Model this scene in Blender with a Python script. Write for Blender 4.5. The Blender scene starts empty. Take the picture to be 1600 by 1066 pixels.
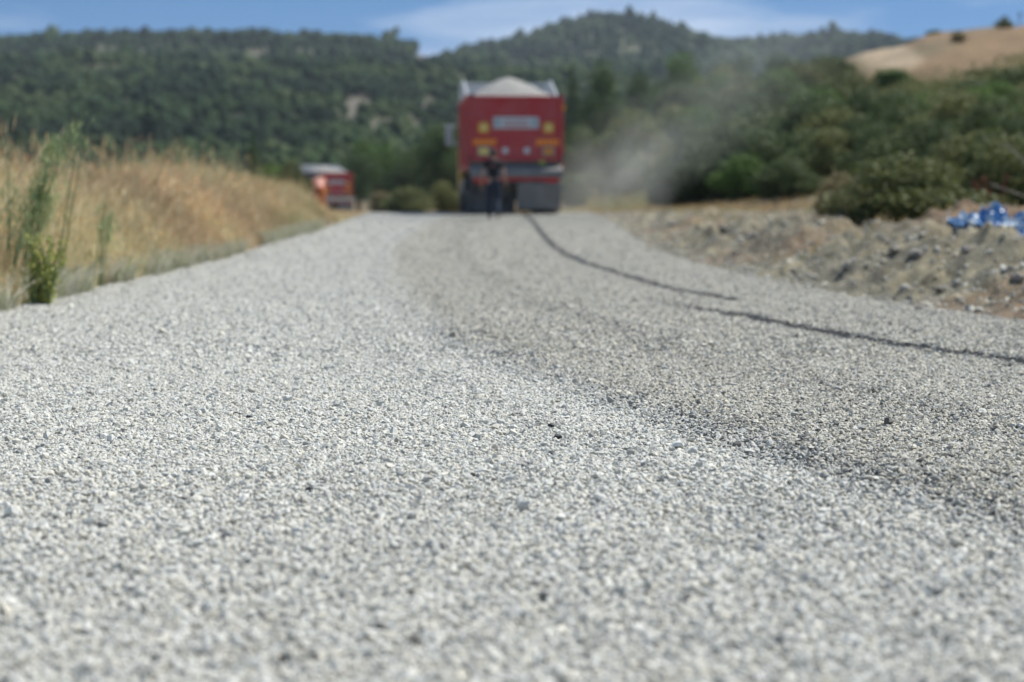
import bpy, bmesh, math, random
import numpy as np
from mathutils import Vector, Matrix, noise as mnoise

# ------------------------------------------------------------------ camera, sky, sun, exposure
scene = bpy.context.scene
C = scene.collection
EYE = 0.70
PITCH = math.atan(231 / 3111)
cam_d = bpy.data.cameras.new('camera'); cam = bpy.data.objects.new('camera', cam_d); C.objects.link(cam)
cam_d.lens = 70; cam_d.sensor_width = 36
cam.location = (0, 0, EYE); cam.rotation_euler = (math.pi / 2 - PITCH, 0, 0)
cam_d.clip_start = 0.05; cam_d.clip_end = 12000
cam_d.dof.use_dof = True; cam_d.dof.focus_distance = 6.0; cam_d.dof.aperture_fstop = 2.6
cam_d.dof.aperture_blades = 9
scene.camera = cam

SUN_DIR = Vector((0.46, 0.22, 0.86)).normalized()          # towards the sun: right, slightly ahead, high
world = bpy.data.worlds.new("World"); scene.world = world; world.use_nodes = True
wn, wl = world.node_tree.nodes, world.node_tree.links
wn.clear()
wo = wn.new('ShaderNodeOutputWorld'); wb = wn.new('ShaderNodeBackground'); wb.inputs[1].default_value = 0.125
sky = wn.new('ShaderNodeTexSky'); sky.sky_type = 'NISHITA'; sky.sun_disc = False
sky.sun_elevation = math.asin(SUN_DIR.z); sky.sun_rotation = math.atan2(SUN_DIR.x, SUN_DIR.y)
sky.altitude = 300; sky.dust_density = 0.15; sky.ozone_density = 1.6; sky.air_density = 1.0
geo = wn.new('ShaderNodeTexCoord')
mp = wn.new('ShaderNodeMapping'); mp.inputs['Scale'].default_value = (1, 1, 2.6); mp.inputs['Location'].default_value = (0, 0, 0.50)
wl.new(geo.outputs['Generated'], mp.inputs[0])
nrm = wn.new('ShaderNodeVectorMath'); nrm.operation = 'NORMALIZE'; wl.new(mp.outputs[0], nrm.inputs[0]); wl.new(nrm.outputs[0], sky.inputs[0])
cm = wn.new('ShaderNodeMapping'); cm.inputs['Scale'].default_value = (5, 5, 34); cm.inputs['Location'].default_value = (3.3, 0.4, 0.25)
wl.new(geo.outputs['Generated'], cm.inputs[0])
cn = wn.new('ShaderNodeTexNoise'); cn.inputs['Scale'].default_value = 1.0; cn.inputs['Detail'].default_value = 7; cn.inputs['Roughness'].default_value = 0.55
wl.new(cm.outputs[0], cn.inputs['Vector'])
cr = wn.new('ShaderNodeValToRGB'); cr.color_ramp.elements[0].position = 0.47; cr.color_ramp.elements[1].position = 0.72
cr.color_ramp.elements[0].color = (0, 0, 0, 1); cr.color_ramp.elements[1].color = (0.75, 0.75, 0.75, 1)
wl.new(cn.outputs['Fac'], cr.inputs[0])
cx = wn.new('ShaderNodeMixRGB'); cx.inputs[2].default_value = (6.2, 6.8, 7.7, 1)
hs = wn.new('ShaderNodeHueSaturation'); hs.inputs['Saturation'].default_value = 1.30; hs.inputs['Hue'].default_value = .493; wl.new(sky.outputs[0], hs.inputs['Color'])
wl.new(cr.outputs[0], cx.inputs[0]); wl.new(hs.outputs[0], cx.inputs[1]); wl.new(cx.outputs[0], wb.inputs[0]); wl.new(wb.outputs[0], wo.inputs[0])

sun_d = bpy.data.lights.new('sun', 'SUN'); sun_d.energy = 4.95; sun_d.angle = math.radians(0.53); sun_d.color = (1.0, 0.965, 0.88)
sun = bpy.data.objects.new('sun', sun_d); C.objects.link(sun)
sun.rotation_euler = SUN_DIR.to_track_quat('Z', 'Y').to_euler()
scene.view_settings.view_transform = 'Standard'; scene.view_settings.look = 'None'
scene.view_settings.exposure = 0.20; scene.view_settings.gamma = 1.0
scene.render.engine = 'CYCLES'
scene.cycles.use_denoising = True
scene.cycles.max_bounces = 6; scene.cycles.volume_bounces = 1; scene.cycles.transparent_max_bounces = 8
scene.cycles.volume_step_rate = 2.0; scene.cycles.volume_max_steps = 128

rng = np.random.default_rng(7)
random.seed(7)
F, X0, Y0 = 3111.0, 800.0, 302.0       # focal length in photo pixels, image centre column, eye-level row

# ------------------------------------------------------------------ helpers
def hash2(ix, iy, s):
    h = (ix.astype(np.int64) * 374761393 + iy.astype(np.int64) * 668265263 + s * 1442695041) & 0xffffffff
    h = ((h ^ (h >> 13)) * 1274126177) & 0xffffffff
    return ((h ^ (h >> 16)) & 0xffff) / 65535.0
def vnoise(x, y, s=0):
    x = np.asarray(x, float); y = np.asarray(y, float)
    ix = np.floor(x); iy = np.floor(y); fx = x - ix; fy = y - iy
    fx = fx * fx * (3 - 2 * fx); fy = fy * fy * (3 - 2 * fy)
    a = hash2(ix, iy, s); b = hash2(ix + 1, iy, s); c = hash2(ix, iy + 1, s); d = hash2(ix + 1, iy + 1, s)
    return (a * (1 - fx) + b * fx) * (1 - fy) + (c * (1 - fx) + d * fx) * fy
def fbm(x, y, s=0, o=4):
    t = 0; a = 0.5; n = 0
    for i in range(o):
        t = t + a * vnoise(x * 2 ** i, y * 2 ** i, s + i * 17); n += a; a *= 0.5
    return t / n
def sstep(a, b, v):
    t = np.clip((v - a) / (b - a), 0, 1); return t * t * (3 - 2 * t)

def np_mesh(name, verts, faces, mat, parent=None, smooth=False, attrs=None, loc=None):
    """faces: (n,3) or (n,4) int array"""
    me = bpy.data.meshes.new(name)
    verts = np.ascontiguousarray(verts, np.float32); faces = np.ascontiguousarray(faces, np.int32)
    k = faces.shape[1]
    me.vertices.add(len(verts)); me.vertices.foreach_set('co', verts.ravel())
    me.loops.add(faces.size); me.loops.foreach_set('vertex_index', faces.ravel())
    me.polygons.add(len(faces)); me.polygons.foreach_set('loop_start', np.arange(0, faces.size, k, dtype=np.int32))
    me.polygons.foreach_set('use_smooth', np.full(len(faces), smooth))
    for an, (tp, arr) in (attrs or {}).items():
        a = me.attributes.new(an, tp, 'POINT')
        arr = np.ascontiguousarray(arr, np.float32)
        a.data.foreach_set('color' if 'COLOR' in tp else 'value', arr.ravel())
    me.update(); me.validate()
    me.materials.append(mat)
    o = bpy.data.objects.new(name, me); C.objects.link(o)
    if parent: o.parent = parent
    if loc is not None: o.location = loc
    return o
def tag(o, label=None, cat=None, group=None, kind=None):
    if label: o['label'] = label
    if cat: o['category'] = cat
    if group: o['group'] = group
    if kind: o['kind'] = kind
    return o
def thing(name, label, cat, loc=(0, 0, 0), rz=0, group=None):
    o = bpy.data.objects.new(name, None); C.objects.link(o); o.location = loc; o.rotation_euler = (0, 0, rz)
    return tag(o, label, cat, group)
def copy_tree(o, parent=None):
    c = o.copy(); C.objects.link(c)
    if parent: c.parent = parent
    for ch in list(o.children): copy_tree(ch, c)
    return c
def bm_obj(name, bm, mat, parent=None, smooth=False, bevel=0):
    me = bpy.data.meshes.new(name); bmesh.ops.recalc_face_normals(bm, faces=bm.faces); bm.to_mesh(me); bm.free()
    me.materials.append(mat)
    for p in me.polygons: p.use_smooth = smooth
    o = bpy.data.objects.new(name, me); C.objects.link(o)
    if parent: o.parent = parent
    if bevel:
        b = o.modifiers.new('bevel', 'BEVEL'); b.width = bevel; b.segments = 2; b.limit_method = 'ANGLE'
    return o
def box(bm, c, s, rot=None):
    m = Matrix.Translation(c) @ (rot or Matrix.Identity(4)) @ Matrix.Diagonal((s[0], s[1], s[2], 1))
    bmesh.ops.create_cube(bm, size=1, matrix=m); return bm
def cyl(bm, a, b, r, r2=None, seg=14):
    a, b = Vector(a), Vector(b); d = b - a
    m = Matrix.Translation((a + b) / 2) @ d.to_track_quat('Z', 'Y').to_matrix().to_4x4()
    bmesh.ops.create_cone(bm, cap_ends=True, segments=seg, radius1=r, radius2=r if r2 is None else r2, depth=d.length, matrix=m); return bm
def prism(bm, pts, x0, x1):
    """profile pts (y,z) extruded along x"""
    a = [bm.verts.new((x0, y, z)) for y, z in pts]; b = [bm.verts.new((x1, y, z)) for y, z in pts]
    bm.faces.new(a); bm.faces.new(b[::-1]); n = len(pts)
    for i in range(n): bm.faces.new((a[i], b[i], b[(i + 1) % n], a[(i + 1) % n]))
    return bm

class NT:
    def __init__(s, name):
        s.m = bpy.data.materials.new(name); s.m.use_nodes = True; s.n = s.m.node_tree.nodes; s.l = s.m.node_tree.links
        s.p = s.n['Principled BSDF']
    def new(s, t, **k):
        n = s.n.new('ShaderNode' + t)
        for a, b in k.items(): setattr(n, a, b)
        return n
    def noise(s, scale, detail=4, coord='Object', rough=0.55):
        tc = s.new('TexCoord') if coord != 'World' else s.new('NewGeometry')
        n = s.new('TexNoise'); n.inputs['Scale'].default_value = scale; n.inputs['Detail'].default_value = detail; n.inputs['Roughness'].default_value = rough
        s.l.new(tc.outputs['Position' if coord == 'World' else coord], n.inputs['Vector']); return n.outputs['Fac']
    def ramp(s, fac, stops):
        r = s.new('ValToRGB'); e = r.color_ramp.elements
        while len(e) < len(stops): e.new(0.5)
        for i, (p, c) in enumerate(stops): e[i].position = p; e[i].color = (*c, 1)
        s.l.new(fac, r.inputs[0]); return r.outputs[0]
    def mix(s, fac, a, b, mode='MIX'):
        x = s.new('MixRGB', blend_type=mode)
        for i, v in enumerate((fac, a, b)):
            if hasattr(v, 'links') or isinstance(v, bpy.types.NodeSocket): s.l.new(v, x.inputs[i])
            else: x.inputs[i].default_value = v if i == 0 else (*v, 1)
        return x.outputs[0]
    def bump(s, h, dist, st=1.0):
        b = s.new('Bump'); b.inputs['Distance'].default_value = dist; b.inputs['Strength'].default_value = st
        s.l.new(h, b.inputs['Height']); s.l.new(b.outputs[0], s.p.inputs['Normal'])
    def attr(s, name, out='Color'):
        a = s.new('Attribute'); a.attribute_name = name; return a.outputs[out]
    def col(s, c):
        if isinstance(c, bpy.types.NodeSocket): s.l.new(c, s.p.inputs['Base Color'])
        else: s.p.inputs['Base Color'].default_value = (*c, 1)
        return s
def simple(name, c, rough=0.5, metal=0, var=0.25, scale=6, dust=0.0, dustc=(0.36, 0.34, 0.30)):
    t = NT(name)
    f = t.noise(scale, 5)
    c2 = tuple(v * (1 - var) for v in c)
    cc = t.mix(f, c, c2)
    if dust:
        g = t.noise(scale * 0.45, 6, rough=0.7)
        r = t.ramp(g, [(0.35, (0, 0, 0)), (0.7, (dust, dust, dust))])
        cc = t.mix(r, cc, dustc)
    t.col(cc); t.p.inputs['Roughness'].default_value = rough; t.p.inputs['Metallic'].default_value = metal
    return t.m

# ------------------------------------------------------------------ the lie of the land
ZR = np.array([(-30, 0), (0, 0), (8, -.01), (12, -.025), (26, -.11), (40, -.03), (53, .135), (58, .14), (66, .05), (80, -.2), (100, -.42), (144, -.86), (200, -1.4), (250, -1.95), (320, -2.2)])
def zroad(y):
    # smoothed profile
    return (np.interp(y, ZR[:, 0], ZR[:, 1]) + np.interp(y - 2.5, ZR[:, 0], ZR[:, 1]) + np.interp(y + 2.5, ZR[:, 0], ZR[:, 1])) / 3
EL = np.array([(-30, -2.6), (0, -2.6), (8, -2.85), (12, -3.08), (17, -3.25), (25, -3.48), (31, -3.7), (39, -3.76), (53, -3.9), (65, -4.6), (80, -6.2), (100, -9.5), (120, -13), (144, -18), (200, -29), (250, -40), (320, -60)])
ER = np.array([(-30, 4.0), (0, 4.0), (8, 3.2), (11.1, 2.85), (14, 2.36), (18.6, 2.1), (28.6, 1.95), (39, 2.15), (53, 2.25), (65, 1.8), (80, 0.4), (100, -2.6), (120, -6.0), (144, -9.5), (200, -19), (250, -29), (320, -48)])
def exl(y): return np.interp(y, EL[:, 0], EL[:, 1])
def exr(y): return np.interp(y, ER[:, 0], ER[:, 1])
def r2z(D, row): return EYE + (Y0 - row) / F * D
def RZ(D, xs, rows): return (D, np.array(xs, float), np.array([r2z(D, r) for r in rows]))
def ZZ(D, xs, zs): return (D, np.array(xs, float), np.array(zs, float))
RINGS = [
 ZZ(60, [-400, 0, 560, 800, 1050, 1200, 1350, 1500, 1600, 2000, 2800], [.3, .2, .05, .13, .12, .15, .5, 1.2, 1.9, 4, 7]),
 ZZ(78, [-400, 0, 560, 800, 1050, 1200, 1350, 1500, 1600, 2000, 2800], [.2, .1, -.15, -.1, .05, .5, 1.7, 3.0, 4.0, 7, 11]),
 ZZ(105, [-400, 0, 560, 800, 940, 1050, 1200, 1350, 1500, 1600, 2000, 2800], [-.3, -.3, -.4, -.4, -.2, .4, 1.6, 3.2, 4.6, 5.4, 9, 14]),
 RZ(140, [-400, 560, 800, 900, 1050, 1200, 1350, 1500, 1600, 2000, 2800], [336, 336, 335, 325, 272, 225, 178, 135, 115, 65, 30]),
 RZ(185, [-400, 560, 800, 900, 1050, 1200, 1300, 1350, 1440, 1520, 1600, 1700, 2000, 2800], [331, 331, 329, 290, 205, 140, 108, 86, 60, 52, 48, 44, 36, 24]),
 ZZ(230, [-400, 560, 800, 900, 1050, 1200, 1350, 1600, 2000, 2800], [-1.7, -1.8, -1.2, 2, 7, 10.5, 14, 17, 19, 24]),
 ZZ(300, [-400, 560, 800, 900, 1050, 1200, 1350, 1600, 2000, 2800], [-2, -2.1, -1.5, 0, 4.5, 8, 11, 14, 15, 20]),
 RZ(370, [-400, 0, 560, 700, 800, 900, 1200, 1600, 2800], [270, 272, 290, 294, 290, 280, 240, 230, 230]),
 RZ(500, [-400, 0, 300, 560, 700, 800, 900, 1200, 1600, 2800], [215, 218, 228, 236, 245, 240, 230, 215, 210, 210]),
 RZ(700, [-400, 0, 300, 560, 700, 800, 900, 1200, 1600, 2800], [148, 150, 150, 160, 175, 180, 175, 165, 160, 160]),
 RZ(900, [-400, 0, 300, 560, 640, 700, 800, 900, 1050, 1200, 1600, 2800], [106, 108, 108, 109, 110, 114, 122, 132, 142, 144, 144, 144]),
 RZ(1060, [-400, 0, 560, 640, 700, 800, 900, 1050, 1200, 1600, 2800], [124, 122, 124, 122, 122, 126, 132, 138, 140, 142, 142]),
 RZ(1400, [-400, 0, 150, 300, 450, 560, 610, 650, 690, 720, 800, 900, 1050, 1200, 1600, 2800], [79, 77, 69, 67, 68, 72, 79, 88, 97, 103, 107, 111, 117, 117, 118, 118]),
 RZ(1900, [-400, 500, 690, 720, 760, 800, 850, 890, 920, 950, 1000, 1040, 1080, 1110, 1150, 1210, 1290, 1350, 1400, 1450, 1600, 2800], [95, 95, 101, 93, 83, 76, 61, 48, 39, 36, 39, 49, 65, 75, 75, 71, 66, 68, 75, 83, 95, 95]),
 ZZ(2600, [-400, 800, 2800], [90, 100, 90]),
 ZZ(5000, [-400, 800, 2800], [60, 60, 60]),
]
LD = np.log(np.array([r[0] for r in RINGS]))
def hfar(X, Y):
    u = X0 + F * X / Y
    ld = np.log(np.clip(Y, 60, 4999))
    k = np.clip(np.searchsorted(LD, ld) - 1, 0, len(RINGS) - 2)
    vals = np.stack([np.interp(u, r[1], r[2]) for r in RINGS])
    i = np.indices(k.shape)
    lo = np.take_along_axis(vals, k[None], 0)[0]; hi = np.take_along_axis(vals, k[None] + 1, 0)[0]
    t = (ld - LD[k]) / (LD[k + 1] - LD[k]); t = t * t * (3 - 2 * t) * .5 + t * .5
    z = lo + (hi - lo) * t
    amp = sstep(90, 400, Y) * np.clip(Y, 0, 1900) * 0.006
    amp = amp * (0.22 + 0.78 * (1 - sstep(800, 1050, Y)))
    z = z + 1.5 * (fbm(X / 5, Y / 5, 7, 5) - .5) * sstep(110, 140, Y) * (1 - sstep(230, 290, Y)) * (u > 1000)
    z = z + amp * 2 * (fbm(X / 60 + 9, Y / 60, 5, 4) - .5)
    return z
def hnear(X, Y):
    zr = zroad(Y); l = exl(Y) - X; r = X - exr(Y)
    z = zr.copy() if hasattr(zr, 'copy') else zr
    n1 = fbm(X * .9, Y * .9, 3, 5); n2 = fbm(X * 3.1, Y * 2.2, 11, 4)
    z = z + np.where(l > 0, -.02 + .10 * sstep(0, 2.0, l) + .10 * sstep(2, 9, l) + .10 * (n1 - .5) * sstep(0.1, 1, l), 0)
    A = np.interp(Y, [0, 8, 12, 20, 24, 28, 34, 45, 60], [.10, .14, .22, .27, .24, .20, .18, .10, .06])
    m = A * sstep(0.0, 1.9, r) * (1 - .45 * sstep(3.2, 6, r))
    m = m + .36 * np.exp(-((X - 6.6) / 1.3) ** 2 - ((Y - 25) / 3.0) ** 2)
    lump = (n1 - .45) * .75 * sstep(.15, 1.4, r) * np.interp(Y, [0, 10, 30, 42, 55], [.5, 1, 1.15, .95, .3]) \
         + (np.abs(n2 - .5) - .1) * .34 * sstep(.05, .7, r) * np.interp(Y, [0, 30, 48], [1.1, 1.1, .4])
    n3 = fbm(X * 7, Y * 4.5, 13, 3); lump = lump + (n3 - .5) * .11 * sstep(.05, .5, r) * (Y < 45)
    z = z + np.where(r > 0, -.015 + m + lump, 0)
    return z
def H(X, Y):
    X = np.atleast_1d(np.asarray(X, float)); Y = np.atleast_1d(np.asarray(Y, float))
    Yc = np.maximum(Y, 1)
    a = hnear(X, Y); b = hfar(X, Yc)
    # keep the road profile beyond the crest
    inr = sstep(-4, 0.3, np.minimum(X - exl(Y), exr(Y) - X)) * (Y < 320)
    b = b * (1 - inr) + zroad(Y) * inr
    t = sstep(46, 64, Y)
    return a * (1 - t) + b * t
def h1(x, y): return float(H(x, y)[0])
def ground_at(px, row, d0=6, d1=400):
    """first point of the ground, going away along column px, that is seen at the given row"""
    D = np.exp(np.linspace(np.log(d0), np.log(d1), 900)); X = (px - X0) / F * D
    rr = Y0 - (H(X, D) - EYE) / D * F
    k = np.nonzero(rr <= row)[0]
    k = k[0] if len(k) else int(np.argmin(rr))
    return float(X[k]), float(D[k])
def on_road(px, row):
    D = np.linspace(1.5, 56, 4000); rr = Y0 - (zroad(D) - EYE) / D * F
    k = int(np.argmin(np.abs(rr - row))); return ((px - X0) / F * D[k], D[k])

# ------------------------------------------------------------------ ground sheet
yr = np.concatenate([np.linspace(-25, 6, 60), np.arange(6.08, 34, .085), np.arange(34.1, 62, .22), np.exp(np.arange(np.log(62.2), np.log(5000), .0125))])
ur = np.concatenate([np.linspace(-2.5, -.36, 60)[:-1], np.linspace(-.36, .36, 520), np.linspace(.36, 2.5, 60)[1:]])
YY, UU = np.meshgrid(yr, ur, indexing='ij')
XX = UU * np.maximum(YY, 9)
ZZg = H(XX, YY)
inside = (XX > exl(YY) + .12) & (XX < exr(YY) - .12) & (YY < 318)
ZZg = np.where(inside, zroad(YY) - .06, ZZg)
nr, nc = XX.shape
idx = np.arange(nr * nc).reshape(nr, nc)
fq = np.stack([idx[:-1, :-1], idx[:-1, 1:], idx[1:, 1:], idx[1:, :-1]], -1).reshape(-1, 4)
# clearings on the wooded slopes: (column, row, half width, half height) as bare or rocky ground
SPOTS = [(410, 90, 26, 5), (560, 170, 26, 12), (375, 192, 12, 8), (592, 200, 14, 6), (672, 172, 16, 9), (640, 196, 10, 6), (520, 150, 8, 5), (700, 96, 55, 4.5), (830, 108, 50, 4), (975, 92, 18, 3), (20, 140, 22, 5), (125, 142, 14, 4), (180, 146, 18, 4), (660, 92, 12, 5)]
def spotmask(X, Y, Z):
    u = X0 + F * X / Y; v = Y0 - (Z - EYE) / Y * F
    m = np.zeros_like(X)
    for (a, b, w, h) in SPOTS:
        q = ((u - a) / w) ** 2 + ((v - b) / (h * 1.35)) ** 2
        m = np.maximum(m, 1 - sstep(.5, 1.3, q + 1.2 * (fbm(X / 9, Y / 9, 31, 3) - .5)))
    return m * (Y > 330)
def lerp(a, b, t): return a + (b - a) * t[..., None]
gx, gy, gz = XX.ravel(), YY.ravel(), ZZg.ravel()
n_a = fbm(gx * .35, gy * .35, 41, 5); n_b = fbm(gx * 2.3, gy * 2.3, 43, 4); n_c = fbm(gx / 14, gy / 14, 47, 4)
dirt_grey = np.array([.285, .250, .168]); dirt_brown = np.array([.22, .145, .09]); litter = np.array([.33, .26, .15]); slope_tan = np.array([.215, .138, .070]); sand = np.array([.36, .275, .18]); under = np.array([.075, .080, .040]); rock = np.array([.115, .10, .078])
col = np.tile(dirt_grey, (len(gx), 1))
right = gx - exr(gy)
col = lerp(col, dirt_brown, sstep(.47, .66, n_a) * (.85 - .3 * n_b))
col = lerp(col, np.array([.155, .145, .11]), sstep(.40, .62, n_b) * .85)
left = exl(gy) - gx
col = lerp(col, np.array([.24, .15, .09]), np.clip(np.exp(-((gx - 6.4) / 1.6) ** 2 - ((gy - 24) / 3.2) ** 2) * 1.6 - .35 + (n_b - .5), 0, .9))
col = lerp(col, litter, sstep(.1, .9, left) * (gy < 320))
farr = sstep(82, 108, gy) * (right > 0)
col = lerp(col, lerp(np.tile(slope_tan, (len(gx), 1)), np.array([.17, .13, .07]), sstep(.40, .60, n_c)) * (.70 + .6 * fbm(gx / 2.2, gy / 2.2, 49, 4))[:, None], farr)
u_ = X0 + F * gx / np.maximum(gy, 1); v_ = Y0 - (gz - EYE) / np.maximum(gy, 1) * F
scar = (1 - sstep(.5, 1.2, ((u_ - 1385) / 55) ** 2 + ((v_ - 92) / 20) ** 2 + (n_c - .5) * 1.3)) + (1 - sstep(.5, 1.2, ((u_ - 1170) / 28) ** 2 + ((v_ - 140) / 16) ** 2 + (n_c - .5)))
col = lerp(col, sand, np.clip(scar, 0, 1) * (gy > 110) * (gy < 240))
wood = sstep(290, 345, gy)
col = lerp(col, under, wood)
col = lerp(col, rock, np.clip(spotmask(gx, np.maximum(gy, 1), gz), 0, 1))
t = NT('ground_earth')
c = t.attr('tint'); n = t.noise(5.5, 8, 'World', .65)
c = t.mix(1.0, c, t.ramp(n, [(.34, (.50, .48, .44)), (.66, (1.4, 1.4, 1.36))]), 'MULTIPLY'); t.col(c); t.p.inputs['Roughness'].default_value = .95
n3 = t.noise(22, 6, 'World', .7); t.bump(n3, .05, .9)
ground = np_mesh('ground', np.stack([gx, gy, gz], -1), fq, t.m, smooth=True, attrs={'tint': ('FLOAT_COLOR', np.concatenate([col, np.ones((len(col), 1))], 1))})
tag(ground, kind='structure', label='bare verge, hillside and valley floor around the road')

# ------------------------------------------------------------------ road: bitumen bed with loose chippings
CURVES = {
 'edge': [(690, 337), (655, 352), (620, 372), (598, 395), (588, 420), (592, 448), (612, 480), (650, 512), (700, 543), (760, 572), (850, 602), (950, 640), (1050, 676), (1150, 708), (1250, 742), (1380, 785), (1500, 822), (1640, 868)],
 'line1': [(818, 335), (836, 350), (850, 372), (878, 395), (915, 412), (970, 430), (1040, 450), (1150, 472)],
 'line2': [(1000, 466), (1070, 480), (1150, 494), (1230, 510), (1320, 526), (1420, 543), (1520, 556), (1640, 572)],
 'faint': [(752, 338), (748, 360), (760, 385), (795, 410), (850, 440), (930, 462), (1000, 474)],
}
CW = {k: np.array([on_road(*p) for p in v]) for k, v in CURVES.items()}
def pdist(x, y, poly):
    """signed distance (positive to the right of the line going towards the viewer is negative) and position along"""
    best = np.full(x.shape, 1e9); sg = np.zeros(x.shape)
    for (ax, ay), (bx, by) in zip(poly[:-1], poly[1:]):
        dx, dy = bx - ax, by - ay; L = dx * dx + dy * dy
        tt = np.clip(((x - ax) * dx + (y - ay) * dy) / L, 0, 1)
        d = np.hypot(x - ax - tt * dx, y - ay - tt * dy); c_ = (x - ax) * dy - (y - ay) * dx
        m = d < best; best = np.where(m, d, best); sg = np.where(m, np.sign(c_), sg)
    return best, sg
def road_wear(x, y):
    """(bareness 0..1, worn side 0..1)"""
    w = fbm(x * 9, y * 5, 61, 3); w2 = fbm(x * 2, y * 1.2, 67, 3)
    d1, _ = pdist(x, y, CW['line1']); d2, _ = pdist(x, y, CW['line2']); de, se = pdist(x, y, CW['edge']); df, _ = pdist(x, y, CW['faint'])
    b = np.clip(1.5 - np.abs(d1) / (.012 + .13 * w ** 1.3), 0, 1) * np.clip(.55 + 1.1 * w2, 0, 1)
    b = b * sstep(-2.6, -1.2, -np.hypot(x - CW['line1'][-1][0], y - CW['line1'][-1][1]) * 0 + (y - CW['line1'][-1][1]) - 1.2)
    b = np.maximum(b, np.clip(1.5 - np.abs(d2) / (.010 + .17 * w ** 1.3), 0, 1) * np.clip(.5 + 1.2 * w2, 0, .97) * sstep(CW['line2'][0][1] + .1, CW['line2'][0][1] - 2.2, y))
    rgt = (se < 0) * 1.0     # to the right of the wheel-track edge
    band = np.exp(-((de - .10) / (.08 + .20 * w2)) ** 2) * (rgt * 1.0 + (1 - rgt) * np.exp(-(de / .04) ** 2)) * sstep(15, 8, y) * (.40 + .7 * w * w2)
    trk = np.exp(-((de - 1.0) / .16) ** 2) * rgt * .24 + np.exp(-((de - .35) / .10) ** 2) * (1 - rgt) * .17; band = np.maximum(band, trk * (y > 4))
    band = np.maximum(band, np.exp(-(de / .05) ** 2) * np.interp(y, [6, 11, 40], [.40, .34, .30]))
    b = np.maximum(b, band)
    b = np.maximum(b, .10 * np.exp(-(df / .06) ** 2))
    return b, rgt * sstep(0, .32, de)
if pdist(np.array([1.5]), np.array([5.0]), CW['edge'])[1][0] > 0:   # make sure the near right is the worn side
    CW['edge'] = CW['edge'][::-1]
ry = np.concatenate([np.linspace(-25, 1, 30), np.arange(1.02, 30, .03), np.arange(30.1, 62, .1), np.arange(62.5, 318, 1.5)])
rs = np.linspace(0, 1, 150)
RY, RS = np.meshgrid(ry, rs, indexing='ij')
RX = exl(RY) + (exr(RY) - exl(RY)) * RS + .05 * (fbm(RY * 1.7, RS * 3, 71, 3) - .5) * ((RS < .01) | (RS > .99))
bare, worn = road_wear(RX, RY)
RZm = zroad(RY) + .004 - .004 * bare + .006 * (fbm(RX * 1.5, RY * .7, 73, 3) - .5) + .012 * (fbm(RX * .6, RY * .25, 75, 2) - .5) * (RY < 56)
ID = np.arange(RX.size).reshape(RX.shape)
rf = np.stack([ID[:-1, :-1], ID[:-1, 1:], ID[1:, 1:], ID[1:, :-1]], -1).reshape(-1, 4)
t = NT('chipped_road')
sp = t.noise(210, 3, 'World', .8); v = t.new('TexVoronoi'); v.inputs['Scale'].default_value = 75
g = t.new('NewGeometry'); t.l.new(g.outputs['Position'], v.inputs['Vector'])
vf = t.ramp(v.outputs['Color'], [(.05, (.19, .19, .175)), (.35, (.275, .27, .25)), (.8, (.345, .34, .315))])
big = t.noise(.8, 4, 'World', .6)
vf = t.mix(1.0, vf, t.ramp(big, [(.3, (.88, .88, .88)), (.7, (1.08, 1.08, 1.07))]), 'MULTIPLY')
vf = t.mix(t.attr('worn', 'Fac'), vf, t.mix(1.0, vf, (.88, .88, .85), 'MULTIPLY'))
nearm = t.attr('bed', 'Fac')
bedc = t.mix(sp, (.10, .098, .09), (.19, .185, .17))
vf = t.mix(nearm, vf, bedc)
bar = t.ramp(t.attr('bare', 'Fac'), [(.25, (0, 0, 0)), (.75, (1, 1, 1))])
vf = t.mix(bar, vf, (.030, .029, .028)); t.col(vf)
t.p.inputs['Roughness'].default_value = .8; t.p.inputs['Specular IOR Level'].default_value = .3
t.bump(v.outputs['Distance'], .012, .9)
STONE_END = 54.0
tag(np_mesh('road', np.stack([RX, RY, RZm], -1).reshape(-1, 3), rf, t.m, smooth=True,
    attrs={'bare': ('FLOAT', bare), 'worn': ('FLOAT', worn), 'bed': ('FLOAT', 1 - sstep(34, STONE_END, RY))}), kind='structure', label='freshly surfaced chip road curving over a crest')

PHI = (1 + 5 ** .5) / 2
ICO_V = np.array([(-1, PHI, 0), (1, PHI, 0), (-1, -PHI, 0), (1, -PHI, 0), (0, -1, PHI), (0, 1, PHI), (0, -1, -PHI), (0, 1, -PHI), (PHI, 0, -1), (PHI, 0, 1), (-PHI, 0, -1), (-PHI, 0, 1)]) / math.hypot(1, PHI)
ICO_F = np.array([(0, 11, 5), (0, 5, 1), (0, 1, 7), (0, 7, 10), (0, 10, 11), (1, 5, 9), (5, 11, 4), (11, 10, 2), (10, 7, 6), (7, 1, 8), (3, 9, 4), (3, 4, 2), (3, 2, 6), (3, 6, 8), (3, 8, 9), (4, 9, 5), (2, 4, 11), (6, 2, 10), (8, 6, 7), (9, 8, 1)])
OCT_V = np.array([(1, 0, 0), (-1, 0, 0), (0, 1, 0), (0, -1, 0), (0, 0, 1), (0, 0, -1)], float)
OCT_F = np.array([(0, 2, 4), (2, 1, 4), (1, 3, 4), (3, 0, 4), (2, 0, 5), (1, 2, 5), (3, 1, 5), (0, 3, 5)])
CUB_V = np.array([(-1, -1, -1), (1, -1, -1), (1, 1, -1), (-1, 1, -1), (-1, -1, 1), (1, -1, 1), (1, 1, 1), (-1, 1, 1)]) * .68
CUB_F = np.array([(0, 2, 1), (0, 3, 2), (4, 5, 6), (4, 6, 7), (0, 1, 5), (0, 5, 4), (1, 2, 6), (1, 6, 5), (2, 3, 7), (2, 7, 6), (3, 0, 4), (3, 4, 7)])
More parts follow.
